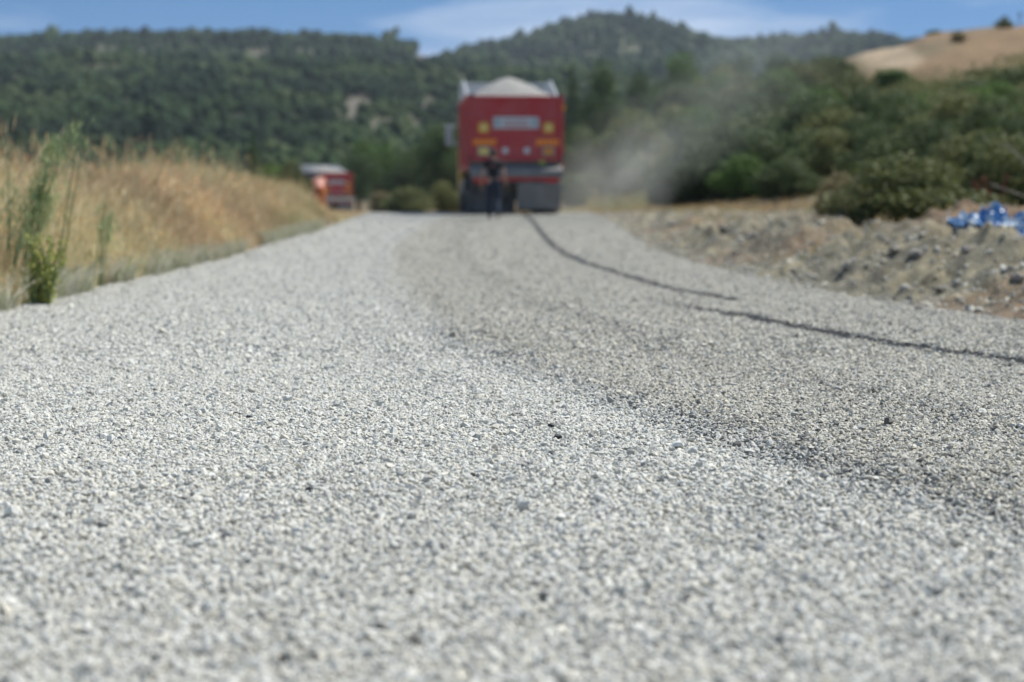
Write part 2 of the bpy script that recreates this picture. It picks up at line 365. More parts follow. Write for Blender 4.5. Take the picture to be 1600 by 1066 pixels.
def rotmats(n, tilt=1.0, g=rng):
    """random rotations: yaw anywhere, tilt limited"""
    a = g.uniform(0, 2 * np.pi, n); b = g.normal(0, tilt * .5, n); c_ = g.normal(0, tilt * .5, n)
    ca, sa, cb, sb, cc, sc = np.cos(a), np.sin(a), np.cos(b), np.sin(b), np.cos(c_), np.sin(c_)
    Rz = np.zeros((n, 3, 3)); Rz[:, 0, 0] = ca; Rz[:, 0, 1] = -sa; Rz[:, 1, 0] = sa; Rz[:, 1, 1] = ca; Rz[:, 2, 2] = 1
    Rx = np.zeros((n, 3, 3)); Rx[:, 0, 0] = 1; Rx[:, 1, 1] = cb; Rx[:, 1, 2] = -sb; Rx[:, 2, 1] = sb; Rx[:, 2, 2] = cb
    Ry = np.zeros((n, 3, 3)); Ry[:, 1, 1] = 1; Ry[:, 0, 0] = cc; Ry[:, 0, 2] = sc; Ry[:, 2, 0] = -sc; Ry[:, 2, 2] = cc
    return Rz @ Rx @ Ry
def stones(P, R, BV, BF, tilt=1.0, jit=.28, flat=(.45, .75)):
    n = len(P); k = len(BV)
    V = BV[None] * (1 + rng.uniform(-jit, jit, (n, k, 1))) + rng.normal(0, .10, (n, k, 3))
    V = V * np.stack([np.ones(n), rng.uniform(.65, .95, n), rng.uniform(flat[0], flat[1], n)], -1)[:, None]
    V = np.einsum('nij,nkj->nki', rotmats(n, tilt), V) * R[:, None, None]
    V = V + P[:, None]
    Fc = BF[None] + (np.arange(n) * k)[:, None, None]
    return V.reshape(-1, 3), Fc.reshape(-1, 3), k
def stone_points(y0, y1, sp_, pad=.45):
    ys = np.arange(y0, y1, sp_ * .87); out = []
    xm = np.minimum(.262 * y1 + pad, 3.4)
    xs = np.arange(-4.2, 4.4, sp_)
    Y, Xg = np.meshgrid(ys, xs, indexing='ij')
    Xg = Xg + (np.arange(len(ys)) % 2)[:, None] * sp_ * .5
    Xg = Xg + rng.uniform(-.5, .5, Xg.shape) * sp_ * 1.1; Y = Y + rng.uniform(-.5, .5, Y.shape) * sp_ * 1.1
    m = (Xg > exl(Y) - .03) & (Xg < exr(Y) + .03) & (np.abs(Xg) < .265 * Y + pad)
    return Xg[m], Y[m]
t = NT('limestone_chipping')
c = t.ramp(t.attr('tone', 'Fac'), [(0.0, (.025, .025, .026)), (.022, (.12, .12, .118)), (.12, (.26, .26, .25)), (.28, (.46, .45, .41)), (.60, (.59, .58, .525)), (1.0, (.70, .685, .625))])
c = t.mix(t.attr('warm', 'Fac'), c, t.mix(1.0, c, (1.0, .93, .80), 'MULTIPLY'))
c = t.mix(1.0, c, t.ramp(t.noise(260, 3, 'World'), [(.3, (.86, .86, .86)), (.7, (1.06, 1.06, 1.06))]), 'MULTIPLY')
t.col(c); t.p.inputs['Roughness'].default_value = .72; t.p.inputs['Specular IOR Level'].default_value = .35
m_stone = t.m
VV, FF, TT, WW = [], [], [], []; off = 0
for (y0, y1, spc, BV, BF, layers) in [(2.1, 5.0, .0087, ICO_V, ICO_F, 2), (5.0, 8.5, .0086, ICO_V, ICO_F, 1), (8.5, 14, .0100, CUB_V, CUB_F, 1), (14, 24, .0130, OCT_V, OCT_F, 1), (24, STONE_END, .020, OCT_V, OCT_F, 1)]:
    for L in range(layers):
        x, y = stone_points(y0, y1, spc * (1 if L == 0 else 2.4))
        b, w = road_wear(x, y)
        keep = rng.uniform(0, 1, len(x)) > b * 1.0
        if y1 > 25: keep &= rng.uniform(0, 1, len(x)) < 1 - sstep(34, STONE_END, y)
        x, y, b, w = x[keep], y[keep], b[keep], w[keep]
        r = spc * .5 * np.exp(rng.normal(.22, .30, len(x))) * (1.12 - .12 * w)
        big = rng.uniform(0, 1, len(x)) < .02; r = np.where(big, r * 1.45, r) * np.interp(y, [10, 16], [.95, .88])
        z = zroad(y) + .004 + .006 * (fbm(x * 1.5, y * .7, 73, 3) - .5) + .012 * (fbm(x * .6, y * .25, 75, 2) - .5) + r * rng.uniform(.05, .75, len(x)) + (L * .006)
        V, Fc, k = stones(np.stack([x, y, z], -1), r, BV, BF, tilt=1.1)
        tone = rng.beta(3.0, 1.9, len(x)); tone = .61 + (tone - .61) * np.interp(y, [7, 14, 30], [.9, .55, .35]); tone = np.clip(tone - .18 * w - .30 * b - .07, .03, 1)
        tone = np.where(rng.uniform(0, 1, len(x)) < .0015, 0.0, tone)
        warm = np.clip(rng.uniform(-.5, .7, len(x)) + .5 * w, 0, 1)
        VV.append(V.astype(np.float32)); FF.append((Fc + off).astype(np.int32)); off += len(V); TT.append(np.repeat(tone, k).astype(np.float32)); WW.append(np.repeat(warm, k).astype(np.float32))
tag(np_mesh('gravel', np.concatenate(VV), np.concatenate(FF), m_stone, attrs={'tone': ('FLOAT', np.concatenate(TT)), 'warm': ('FLOAT', np.concatenate(WW))}),
    label='pale crushed limestone chippings covering the road', kind='stuff')
print('STONE TRIS', sum(len(f) for f in FF)); del VV, FF

# rubble on the right verge
x = rng.uniform(1.9, 16, 110000); y = rng.uniform(8, 60, 110000)
rr_ = x - exr(y); keep = (rr_ > .02) & (rr_ < .30 * y + 1) & (x < .30 * y + 1.2) & (rng.uniform(0, 1, len(x)) < np.clip(18 / y, 0, 1) * (.35 + .9 * fbm(x * .8, y * .8, 91, 3)))
x, y, rr_ = x[keep], y[keep], rr_[keep]
r = np.exp(rng.normal(-4.3, .5, len(x))); r = np.clip(r, .006, .055)
V, Fc, k = stones(np.stack([x, y, H(x, y) + r * .3], -1), r, ICO_V, ICO_F, tilt=1.4)
tone = rng.beta(2.4, 4.2, len(x)) * .6 + .10; warm = rng.uniform(.3, 1, len(x))
tag(np_mesh('rubble', V, Fc, m_stone, attrs={'tone': ('FLOAT', np.repeat(tone, k)), 'warm': ('FLOAT', np.repeat(warm, k))}), label='loose stones and clods strewn over the grey verge right of the road', kind='stuff')
# loose chippings along both road edges
# ------------------------------------------------------------------ grass
def blades(x, y, z, h, w, lean, cols, seedhead=0.5, name='grass', label=None):
    n = len(x); a = rng.uniform(0, 2 * np.pi, n); dx, dy = np.cos(a), np.sin(a)
    la = rng.uniform(0, 2 * np.pi, n); lx, ly = np.cos(la) * lean * h, np.sin(la) * lean * h
    P = []
    for f, ww in ((0, 1.0), (.45, .8), (.8, .5)):
        cx_ = x + lx * f * f; cy_ = y + ly * f * f; cz = z + h * f * (1 - .15 * f * lean)
        P.append(np.stack([cx_ - dx * w * ww, cy_ - dy * w * ww, cz], -1)); P.append(np.stack([cx_ + dx * w * ww, cy_ + dy * w * ww, cz], -1))
    tip = np.stack([x + lx, y + ly, z + h * (1 - .15 * lean)], -1); P.append(tip); P.append(tip + np.array([.001, 0, -.002]))
    V = np.stack(P, 1).reshape(-1, 3)
    q = np.array([(0, 1, 3, 2), (2, 3, 5, 4), (4, 5, 7, 6)])
    Fq = (q[None] + (np.arange(n) * 8)[:, None, None]).reshape(-1, 4)
    cc = np.repeat(cols, 8, 0)
    # seed heads: small spindles of three crossed quads at the tips
    s = rng.uniform(0, 1, n) < seedhead; ns = int(s.sum())
    if ns:
        T = tip[s]; hh = h[s] * rng.uniform(.06, .15, ns); sw = w[s] * rng.uniform(1.2, 2.2, ns)
        dirv = np.stack([lx[s], ly[s], h[s] * .8], -1); dirv /= np.linalg.norm(dirv, axis=1)[:, None]
        vs, fs = [], []
        for j in range(2):
            ang = rng.uniform(0, np.pi, ns) + j * 1.57; sx = np.stack([np.cos(ang), np.sin(ang), 0 * ang], -1) * sw[:, None]
            m_ = T - dirv * (hh * .4)[:, None]
            vs.append(np.stack([T - dirv * hh[:, None], m_ + sx, T + dirv * (hh * .25)[:, None], m_ - sx], 1))
        VS = np.concatenate(vs).reshape(-1, 3); base = len(V)
        FS = np.arange(len(VS)).reshape(-1, 4) + base
        cs = np.repeat(np.concatenate([cols[s]] * 2) * np.array([1.12, 1.02, .95]), 4, 0)
        V = np.concatenate([V, VS]); Fq = np.concatenate([Fq, FS]); cc = np.concatenate([cc, cs])
    t = NT(name + '_blades')
    t.col(t.attr('tint')); t.p.inputs['Roughness'].default_value = .7; t.p.inputs['Specular IOR Level'].default_value = .25
    tr = t.new('BsdfTranslucent'); t.l.new(t.attr('tint'), tr.inputs[0]); ms = t.new('MixShader'); ms.inputs[0].default_value = .55
    o_ = t.n['Material Output']; t.l.new(t.p.outputs[0], ms.inputs[1]); t.l.new(tr.outputs[0], ms.inputs[2]); t.l.new(ms.outputs[0], o_.inputs[0])
    return tag(np_mesh(name, V, Fq, t.m, attrs={'tint': ('FLOAT_COLOR', np.concatenate([cc, np.ones((len(cc), 1))], 1))}), label=label, kind='stuff')
N = 620000
y = rng.uniform(7.5, 64, N); l = rng.exponential(3.0, N); x = exl(y) - .12 - l
clump = fbm(x * 2.2, y * 2.2, 101, 3)
keep = (x > -.30 * y - 2.0) & (rng.uniform(0, 1, N) < .35 + 1.2 * (clump - .3)) & (rng.uniform(0, 1, N) < np.clip(28 / y, .35, 1))
x, y, l = x[keep], y[keep], l[keep]; n = len(x)
print('BLADES', n)
hgt = np.interp(l, [0, .25, .9, 2], [.16, .42, .86, .95]) * rng.uniform(.45, 1.08, n) * (.60 + .80 * fbm(x * 1.0, y * .5, 103, 4)) * np.where(rng.uniform(0, 1, n) < .05, rng.uniform(1.12, 1.5, n), 1)
hgt *= np.interp(y, [8, 14, 31, 43, 46, 48, 54], [1.06, 1.00, 1.06, 1.12, .65, .28, .10])
straw = np.array([.68, .61, .40]); pale = np.array([.80, .76, .58]); russet = np.array([.48, .34, .20]); olive = np.array([.36, .38, .20]); pinkish = np.array([.66, .52, .36])
m1 = fbm(x * .55, y * .30, 107, 3); m2 = rng.uniform(0, 1, n)
cols = lerp(np.tile(straw, (n, 1)), pinkish, sstep(.42, .6, m1 + .12 * (y > 22)))
cols = lerp(cols, russet, (m2 < .10 + .22 * sstep(.5, .65, m1)) * .75)
cols = lerp(cols, pale, ((m2 > .78) * 1.0))
cols = lerp(cols, olive, (rng.uniform(0, 1, n) < .12 + .5 * sstep(.54, .68, fbm(x * .8, y * .5, 109, 3)) + .22 * sstep(19, 13, y)) * .8)
cols = cols * np.array([1.01, .99, .92])
cols = lerp(cols, pale, .38 * sstep(20, 11, y) * (hgt > .7)) * rng.uniform(.8, 1.25, (n, 1)) * (.60 + .78 * fbm(x * 1.3, y * .8, 127, 4))[:, None]
blades(x, y, H(x, y) - .01, hgt, rng.uniform(.0014, .0028, n) * (1 + y / 34), rng.uniform(.05, .55, n), cols, .5, 'grass', 'tall dry straw coloured grass filling the left verge')
N = 26000
y = rng.uniform(8, 40, N); x = exl(y) + .03 - rng.exponential(.22, N)
keep = fbm(x * 1.2, y * 1.2, 119, 3) > .46; x, y = x[keep], y[keep]; n = len(x)
cols = lerp(np.tile(np.array([.60, .57, .46]), (n, 1)), np.array([.34, .38, .20]), (rng.uniform(0, 1, n) < .35) * 1.0) * rng.uniform(.75, 1.1, (n, 1))
blades(x, y, H(x, y) - .01, rng.uniform(.06, .30, n), rng.uniform(.003, .006, n), rng.uniform(.3, .9, n), cols, .2, 'edge_grass', 'pale dusty grass fringe along the left road edge')
# sparse dry weeds on the right verge and the flat beyond
N = 90000
y = rng.uniform(9, 125, N); x = exr(y) + .3 + rng.uniform(0, 1, N) * (.30 * y + 2)
pat = fbm(x * .5, y * .3, 113, 3)
keep = (x < .31 * y + 1.5) & (pat > np.where(y > 45, .45, .56)) & (rng.uniform(0, 1, N) < np.where(y > 48, .7, np.where(x - exr(y) > 1.2, .45, .1)))
x, y = x[keep], y[keep]; n = len(x); g_ = fbm(x * .3, y * .3, 117, 2)
cols = lerp(np.tile(np.array([.42, .31, .17]), (n, 1)), np.array([.30, .32, .10]), (g_ > .52) * rng.uniform(.2, 1, n)) * rng.uniform(.7, 1.1, (n, 1))
blades(x, y, H(x, y) - .01, rng.uniform(.05, .2, n) * np.where(y > 50, 1.2 + 3.2 * (np.abs(X0 + F * x / y - 975) < 55) * (y > 85), 1), rng.uniform(.003, .006, n) * (1 + y / 30), rng.uniform(.2, .8, n), cols, .3, 'weeds', 'low dry weeds scattered over the verge and flat right of the road')

# ------------------------------------------------------------------ foliage
def foliage_mat(name, c1, c2, c3, trans=.25):
    t = NT(name)
    g = t.new('NewGeometry'); oi = t.new('ObjectInfo')
    c = t.ramp(g.outputs['Random Per Island'], [(0, c1), (.55, c2), (1, c3)])
    c = t.mix(1.0, c, t.ramp(oi.outputs['Random'], [(0, (.78, .82, .80)), (1, (1.22, 1.15, 1.08))]), 'MULTIPLY')
    t.col(c); t.p.inputs['Roughness'].default_value = .6; t.p.inputs['Specular IOR Level'].default_value = .3
    tr = t.new('BsdfTranslucent'); t.l.new(c, tr.inputs[0]); ms = t.new('MixShader'); ms.inputs[0].default_value = trans
    t.l.new(t.p.outputs[0], ms.inputs[1]); t.l.new(tr.outputs[0], ms.inputs[2]); t.l.new(ms.outputs[0], t.n['Material Output'].inputs[0])
    return t.m
M_OAK = foliage_mat('holm_oak_leaves', (.045, .070, .024), (.088, .125, .042), (.15, .19, .07))
M_OLV = foliage_mat('olive_scrub_leaves', (.080, .100, .030), (.150, .165, .052), (.23, .235, .085))
M_GRN = foliage_mat('fresh_leaves', (.050, .105, .018), (.092, .175, .030), (.16, .25, .048))
M_PIN = foliage_mat('pine_needles', (.036, .072, .022), (.068, .118, .034), (.11, .165, .052))
M_DRY = foliage_mat('dry_scrub_leaves', (.16, .13, .065), (.25, .21, .10), (.34, .28, .15))
M_RED = foliage_mat('withered_leaves', (.10, .035, .02), (.17, .065, .035), (.24, .11, .06))
M_BARK = simple('bark', (.16, .12, .085), .9, var=.5, scale=9)
def leaf_quads(P, Nn, size):
    n = len(P); r = rng.normal(0, 1, (n, 3)); a = np.cross(Nn, r); a /= np.linalg.norm(a, axis=1)[:, None] + 1e-9
    b = np.cross(Nn, a); s = size[:, None]
    V = np.stack([P - a * s, P + b * s * .55, P + a * s, P - b * s * .55], 1).reshape(-1, 3)
    return V, np.arange(len(V)).reshape(-1, 4)
def lobes_cloud(lobes, n, size, flat=.9, jitn=.9, fill=.15):
    L = np.array(lobes); w = L[:, 3] ** 2; k = rng.choice(len(L), n, p=w / w.sum())
    d = rng.normal(0, 1, (n, 3)); d /= np.linalg.norm(d, axis=1)[:, None]
    rad = L[k, 3] * np.where(rng.uniform(0, 1, n) < fill, rng.uniform(.3, .9, n), rng.uniform(.82, 1.08, n))
    # ragged surface: each lobe has its own small bumps
    b = np.array([mnoise.noise(Vector((p[0] * 3.1 + q * 7.7, p[1] * 3.1, p[2] * 3.1))) for p, q in zip(d, k)])
    rad = rad * (1 + .50 * b)
    P = L[k, :3] + d * rad[:, None] * np.array([1, 1, flat])
    nn = d + rng.normal(0, jitn, (n, 3)); nn /= np.linalg.norm(nn, axis=1)[:, None]
    m = P[:, 2] > 0.0
    return leaf_quads(P[m], nn[m], (size * rng.uniform(.6, 1.4, n))[m])
def limbs_bm(ends, r0, base=(0, 0, 0), split=.35):
    bm = bmesh.new()
    for e in ends:
        e = Vector(e); b = Vector(base) + Vector((random.uniform(-.03, .03), random.uniform(-.03, .03), 0)); mid = b.lerp(e, .5) + Vector((random.uniform(-.12, .12), random.uniform(-.12, .12), .08)) * (e - b).length
        cyl(bm, b, mid, r0, r0 * .65, 7); cyl(bm, mid, e, r0 * .65, r0 * .25, 6)
    return bm
def bush_proto(kind):
    """unit bush: about 1 wide (radius .5) and 1 high before scaling"""
    lobes = []
    nl = random.randint(9, 15)
    for i in range(nl):
        a = random.uniform(0, 6.28); rr = .34 * math.sqrt(random.random()); r = random.uniform(.11, .22)
        lobes.append((math.cos(a) * rr, math.sin(a) * rr, random.uniform(.12, .86 - r) * (1 - rr * 1.1) + .06, r))
    lobes.append((random.uniform(-.1, .1), 0, .70, .22)); lobes.append((0, 0, .35, .34))
    V, Fq = lobes_cloud(lobes, 15000, .018, fill=.06)
    # stray shoots break the outline
    return V, Fq, lobes
PROTO = {}
def make_bush(name, label, cat, x, y, w, h, mat, group, rz=None, sink=.05):
    k = random.randint(0, 6)
    if k not in PROTO: PROTO[k] = (bush_proto(k), {})
    (V, Fq, lobes), meshes = PROTO[k]
    z = h1(x, y)
    root = thing(name, label, cat, (x, y, z - sink * h), random.uniform(0, 6.28) if rz is None else rz, group)
    root.scale = (w, w * random.uniform(.85, 1.1), h)
    if mat.name not in meshes:
        o = np_mesh('foliage', V, Fq, mat, root); meshes[mat.name] = o.data
    else:
        o = bpy.data.objects.new('foliage', meshes[mat.name]); C.objects.link(o); o.parent = root
    if 'stem' not in meshes:
        s = bm_obj('stem', limbs_bm([l[:3] for l in lobes[:7]], .018), M_BARK, root); meshes['stem'] = s.data
    else:
        s = bpy.data.objects.new('stem', meshes['stem']); C.objects.link(s); s.parent = root
    return root
PT = {}
def make_tree(name, label, x, y, w, h, mat, group, style='round', cat='tree'):
    k = (style, random.randint(0, 2))
    if k not in PT:
        lobes = []
        if style == 'round':
            for i in range(16):
                a = random.uniform(0, 6.28); q = random.random(); rr = .33 * math.sqrt(random.random()) * (1.1 - .6 * q); r = random.uniform(.11, .19)
                lobes.append((math.cos(a) * rr, math.sin(a) * rr, .26 + q * .60, r))
        else:
            for i in range(22):
                q = i / 21; a = i * 2.4; rr = .36 * (1 - q) ** .75 + .02
                lobes.append((math.cos(a) * rr * random.uniform(.4, 1), math.sin(a) * rr * random.uniform(.4, 1), .14 + q * .8, .16 * (1 - q) + .05))
        V, Fq = lobes_cloud(lobes, 11000, .015, flat=.8)
        PT[k] = (V, Fq, lobes, {})
    V, Fq, lobes, meshes = PT[k]
    root = thing(name, label, cat, (x, y, h1(x, y) - .02 * h), random.uniform(0, 6.28), group)
    root.scale = (w, w, h)
    if mat.name not in meshes:
        o = np_mesh('crown', V, Fq, mat, root); meshes[mat.name] = o.data
    else:
        o = bpy.data.objects.new('crown', meshes[mat.name]); C.objects.link(o); o.parent = root
    if 'trunk' not in meshes:
        bm = bmesh.new(); cyl(bm, (0, 0, 0), (.01, .01, .45), .030, .020, 9); cyl(bm, (.01, .01, .45), (0, 0, .85), .020, .006, 8)
        for l in lobes[::2]:
            cyl(bm, (.005, .005, min(.7, max(.15, l[2] - .2))), l[:3], .011, .004, 6)
        s = bm_obj('trunk', bm, M_BARK, root); meshes['trunk'] = s.data
    else:
        s = bpy.data.objects.new('trunk', meshes['trunk']); C.objects.link(s); s.parent = root
    return root
def lx(px, D): return (px - X0) / F * D
def place(fn, name, label, px, yb, yt, wpx, mat, group, d0=8, d1=200, D=None, **k):
    if D is None: x, y = ground_at(px, yb, d0, d1)
    else: x, y = (px - X0) / F * D, D
    top = EYE + (Y0 - yt) / F * y; h = max(.5, top - h1(x, y)); w = wpx / F * y
    if fn is make_bush: return make_bush(name, label, 'shrub', x, y, w * 1.12, h * 1.06, mat, group, **k)
    return make_tree(name, label, x, y, w * 1.2, h * 1.04, mat, group, **k)
G1 = 'shrubs covering the hillside right of the road'
FILLED = []
BUSHES = [
 ('olive green shrub with yellowish tips right beside the grey verge', 1412, 368, 232, 285, M_OLV, 26),
 ('small dry yellowish shrub left of the big olive shrub by the verge', 1318, 352, 262, 115, M_DRY, 31),
 ('tall olive shrub at the right border above the blue plastic sheet', 1575, 352, 196, 190, M_OLV, 33),
 ('broad dark shrub closest to the truck at the foot of the hillside', 1085, 322, 208, 170, M_OAK, 80),
 ('grey green dome of a shrub at the foot of the hillside behind the flat gravel', 1180, 322, 190, 190, M_OAK, 78),
 ('dark spreading shrub behind the small dry yellowish shrub', 1285, 322, 196, 180, M_OAK, 74),
 ('low dark shrub tucked between the foot shrubs and the flat gravel', 1230, 324, 240, 140, M_OAK, 68),
 ('bushy dark shrub directly behind the olive shrub by the verge', 1395, 320, 205, 170, M_OAK, 58),
 ('olive shrub behind and right of the big olive shrub', 1490, 315, 200, 170, M_OLV, 48),
 ('low grey shrub half veiled by dust right of the truck', 1010, 315, 235, 110, M_OAK, 125),
 ('dusty shrub nearest to the red truck wheels', 945, 320, 255, 90, M_OAK, 150),
 ('sage green shrub on the lower slope above the dry grass patch', 1060, 275, 195, 140, M_OAK, 140),
 ('long rounded shrub with pale top in the middle of the slope', 1170, 250, 158, 190, M_OLV, 138),
 ('rounded shrub right of the long pale topped shrub', 1270, 262, 172, 150, M_OAK, 122),
 ('dark shrub in the hollow of the middle slope', 1345, 272, 172, 140, M_OAK, 104),
 ('fresh green shrub on the middle slope left of the dark right hand trees', 1440, 268, 140, 140, M_GRN, 100),
 ('dense dark shrub below the tan hill shoulder', 1515, 258, 122, 150, M_OAK, 96),
 ('dark green shrub at the right border high on the slope', 1592, 245, 104, 140, M_OAK, 98),
 ('dark round shrub standing on the skyline left of the sandy scar', 1292, 165, 86, 110, M_OAK, 172),
 ('wide low shrub left of the dark round skyline shrub', 1225, 185, 124, 130, M_OAK, 165),
 ('pale dusty shrub below the small sandy patch on the slope', 1100, 215, 148, 130, M_OLV, 168),
 ('small green shrub just under the sandy scar', 1395, 180, 106, 95, M_GRN, 150),
 ('rounded dark shrub below the tan hill crest', 1360, 215, 140, 110, M_OAK, 132),
 ('shrub on the upper slope in front of the tan hilltop', 1460, 190, 128, 110, M_OAK, 140),
 ('small yellow green shrub alone on the tan hilltop', 1455, 78, 56, 36, M_GRN, 186),
 ('dark shrub in the upper right corner of the scrub', 1545, 170, 106, 110, M_OAK, 140),
 ('yellowish shrub between dark ones low on the slope', 1330, 300, 222, 110, M_OLV, 80),
 ('bushy grey shrub behind the dust plume', 1005, 255, 190, 120, M_OAK, 170),
 ('grey dusted shrub at the right wheels of the red truck in the dust', 898, 318, 266, 80, M_OAK, 135),
 ('hazy shrub right behind the red truck body', 915, 262, 190, 110, M_OAK, 190),
 ('low olive shrub on the slope right of the hollow', 1400, 245, 165, 110, M_OLV, 118),
]
for lab, px, yb, yt, wp, mt, D in BUSHES:
    place(make_bush, 'shrub', lab, px, yb, yt, wp, mt, G1, D=D)
fill = 0
def scrub_label(px, row, m, k, h):
    hue = {'holm_oak_leaves': 'dark', 'olive_scrub_leaves': 'olive', 'fresh_leaves': 'bright green'}[m.name]
    size = 'low' if h < 2.7 else ('tall' if h > 3.3 else 'rounded')
    zones = [(1100, 999, 'in the dust veiled scrub right of the truck'), (1200, 235, 'above the long pale topped shrub'), (1330, 200, 'under the dark round skyline shrub'), (1480, 200, 'just below the sandy scar and tan crest'),
             (9999, 170, 'high on the slope at the right border'), (1250, 999, 'in the scrub behind the dry grass flat'), (1380, 999, 'above the small dry yellowish shrub'), (1500, 260, 'in the middle of the right hand scrub'), (1500, 999, 'behind the big olive shrub by the verge'), (9999, 999, 'in the scrub above the blue plastic sheet')]
    z = next(t for a, b, t in zones if px < a and row < b)
    return f'{hue} {size} shrub {z}'
for _ in range(3000):
    px = random.uniform(990, 1660); D = random.uniform(46, 182); x_ = (px - X0) / F * D; z_ = h1(x_, D); row = Y0 - (z_ - EYE) / D * F
    if fill >= 115 or D < np.interp(px, [990, 1040, 1350, 1500, 1600], [95, 80, 68, 54, 46]): continue
    if row < np.interp(px, [950, 1130, 1250, 1330, 1450, 1600], [225, 160, 140, 150, 165, 130]): continue
    if abs(px - 1170) < 40 and abs(row - 140) < 20: continue
    if any(math.hypot(x_ - q[0], (D - q[1]) * .6) < (2.9 if D > 85 else 2.1) for q in FILLED): continue
    s_ = random.uniform(3.6, 6.6) * (1 if D > 85 else .75); h_ = s_ * random.uniform(.62, .9)
    if row - h_ * F / D < np.interp(px, [990, 1330, 1345, 1450, 1520, 1600, 1660], [60, 100, 118, 130, 122, 104, 98]): continue
    FILLED.append((x_, D)); fill += 1
    m_ = random.choice([M_OAK, M_OAK, M_OAK, M_OLV, M_OLV, M_GRN])
    make_bush('shrub', scrub_label(px, row, m_, fill, h_), 'shrub', x_, D, s_, h_, m_, 'dense scrub on the hillside')
dup_ = {}
for o in scene.objects:
    if o.get('group') == 'dense scrub on the hillside': dup_.setdefault(o['label'], []).append(o)
ORD = ['leftmost', 'second from the left', 'third from the left', 'fourth from the left', 'fifth from the left', 'sixth from the left', 'seventh from the left', 'eighth from the left', 'ninth from the left', 'tenth from the left', 'eleventh from the left', 'twelfth from the left', 'thirteenth from the left', 'fourteenth from the left']
for lab, os_ in dup_.items():
    if len(os_) > 1:
        os_.sort(key=lambda o: o.location.x / o.location.y)
        for i_, o in enumerate(os_):
            o['label'] = lab + ', ' + (ORD[i_] if i_ < len(os_) - 1 and i_ < 14 else 'rightmost')
            if len(o['label'].split()) > 16: o['label'] = o['label'].replace(' in the dust veiled scrub', ' in dusty scrub').replace(' in the scrub', '').replace(' from the left', ' from left')
G2 = 'trees standing beyond the road crest'
TREES = [
 ('dark bushy tree directly left of the red truck', 690, 195, 120, M_PIN, 190, 'round'),
 ('bright green tree above the distant truck', 590, 214, 120, M_GRN, 240, 'round'),
 ('dark green tree between the distant truck and the dark bushy tree', 640, 228, 90, M_PIN, 230, 'round'),
 ('small green tree right beside the distant truck', 560, 236, 80, M_PIN, 215, 'round'),
 ('tall tree with lit top behind the dust plume', 1062, 88, 105, M_GRN, 290, 'round'),
 ('tree right of the tall tree with lit top', 1140, 84, 95, M_PIN, 300, 'round'),
 ('green tree just right of the gravel heap', 940, 102, 85, M_PIN, 280, 'round'),
 ('slim tree between the truck and the tall tree with lit top', 1000, 108, 66, M_PIN, 300, 'round'),
 ('tree peeping over the slope left of the dark round skyline shrub', 1210, 86, 84, M_PIN, 280, 'round'),
 ('narrow tree behind the right corner of the truck body', 893, 100, 50, M_PIN, 310, 'cone'),
 ('short dark pointed tree rising behind the dry grass', 397, 205, 34, M_PIN, 180, 'cone'),
]
for lab, px, yt, wp, mt, D, st in TREES:
    place(make_tree, 'leafy_tree' if st == 'round' else 'conifer', lab, px, 0, yt, wp, mt, G2, D=D, style=st)
G3 = 'low shrubs beyond the crest left of the truck'
for lab, px, yt, wp, mt, D in [
 ('yellow green shrub behind the crest between the trucks', 640, 288, 95, M_OLV, 120), ('olive shrub beside the left wheels of the red truck', 698, 278, 62, M_OLV, 125),
 ('straw coloured low shrub behind the crest right of the distant truck', 600, 296, 60, M_DRY, 130), ('green low shrub at the end of the dry grass', 425, 250, 90, M_GRN, 75),
 ('leafy green shrub left of the distant truck behind the grass', 458, 244, 72, M_OLV, 56)]:
    place(make_bush, 'shrub', lab, px, 330, yt, wp, mt, G3, D=D)

# undergrowth that ties the hillside scrub together
n = 260000
D = rng.uniform(85, 230, n); u = rng.uniform(900, 1750, n); X = (u - X0) / F * D
Z = H(X, D); vrow = Y0 - (Z - EYE) / D * F
pat = fbm(X / 5, D / 5, 131, 3)
bare_hill = (vrow < np.interp(u, [900, 1200, 1330, 1450, 1600, 1800], [0, 130, 130, 150, 120, 100]))
keep = (pat > .42) & ~bare_hill & (np.abs(u - 1170) + np.abs(vrow - 140) * 2 > 50) & (np.abs(u - 985) + np.abs(vrow - 195) > 25) & (u > 960 + 1.2 * np.maximum(0, 120 - D))
X, D, Z, pat = X[keep], D[keep], Z[keep], pat[keep]; n = len(X)
P = np.stack([X + rng.normal(0, .25, n), D + rng.normal(0, .25, n), Z + rng.uniform(0, 1, n) ** .6 * (pat - .38) * 5], -1)
nn = rng.normal(0, 1, (n, 3)) + np.array([0, 0, .7]); nn /= np.linalg.norm(nn, axis=1)[:, None]
V, Fq = leaf_quads(P, nn, rng.uniform(.05, .11, n))
tag(np_mesh('undergrowth', V, Fq, M_OLV), label='low scrub filling the gaps between the hillside shrubs', kind='stuff')

for lab, px, D, s_ in [('dry shrub on the tan face right of the sandy scar', 1492, 170, 1.4), ('dull brown bush on the tan face under the posts', 1560, 176, 1.5)]:
    make_bush('shrub', lab, 'shrub', lx(px, D), D, s_ * 1.4, s_ * .7, M_DRY if 'dry' in lab else M_OLV, 'small shrubs on the tan hilltop')
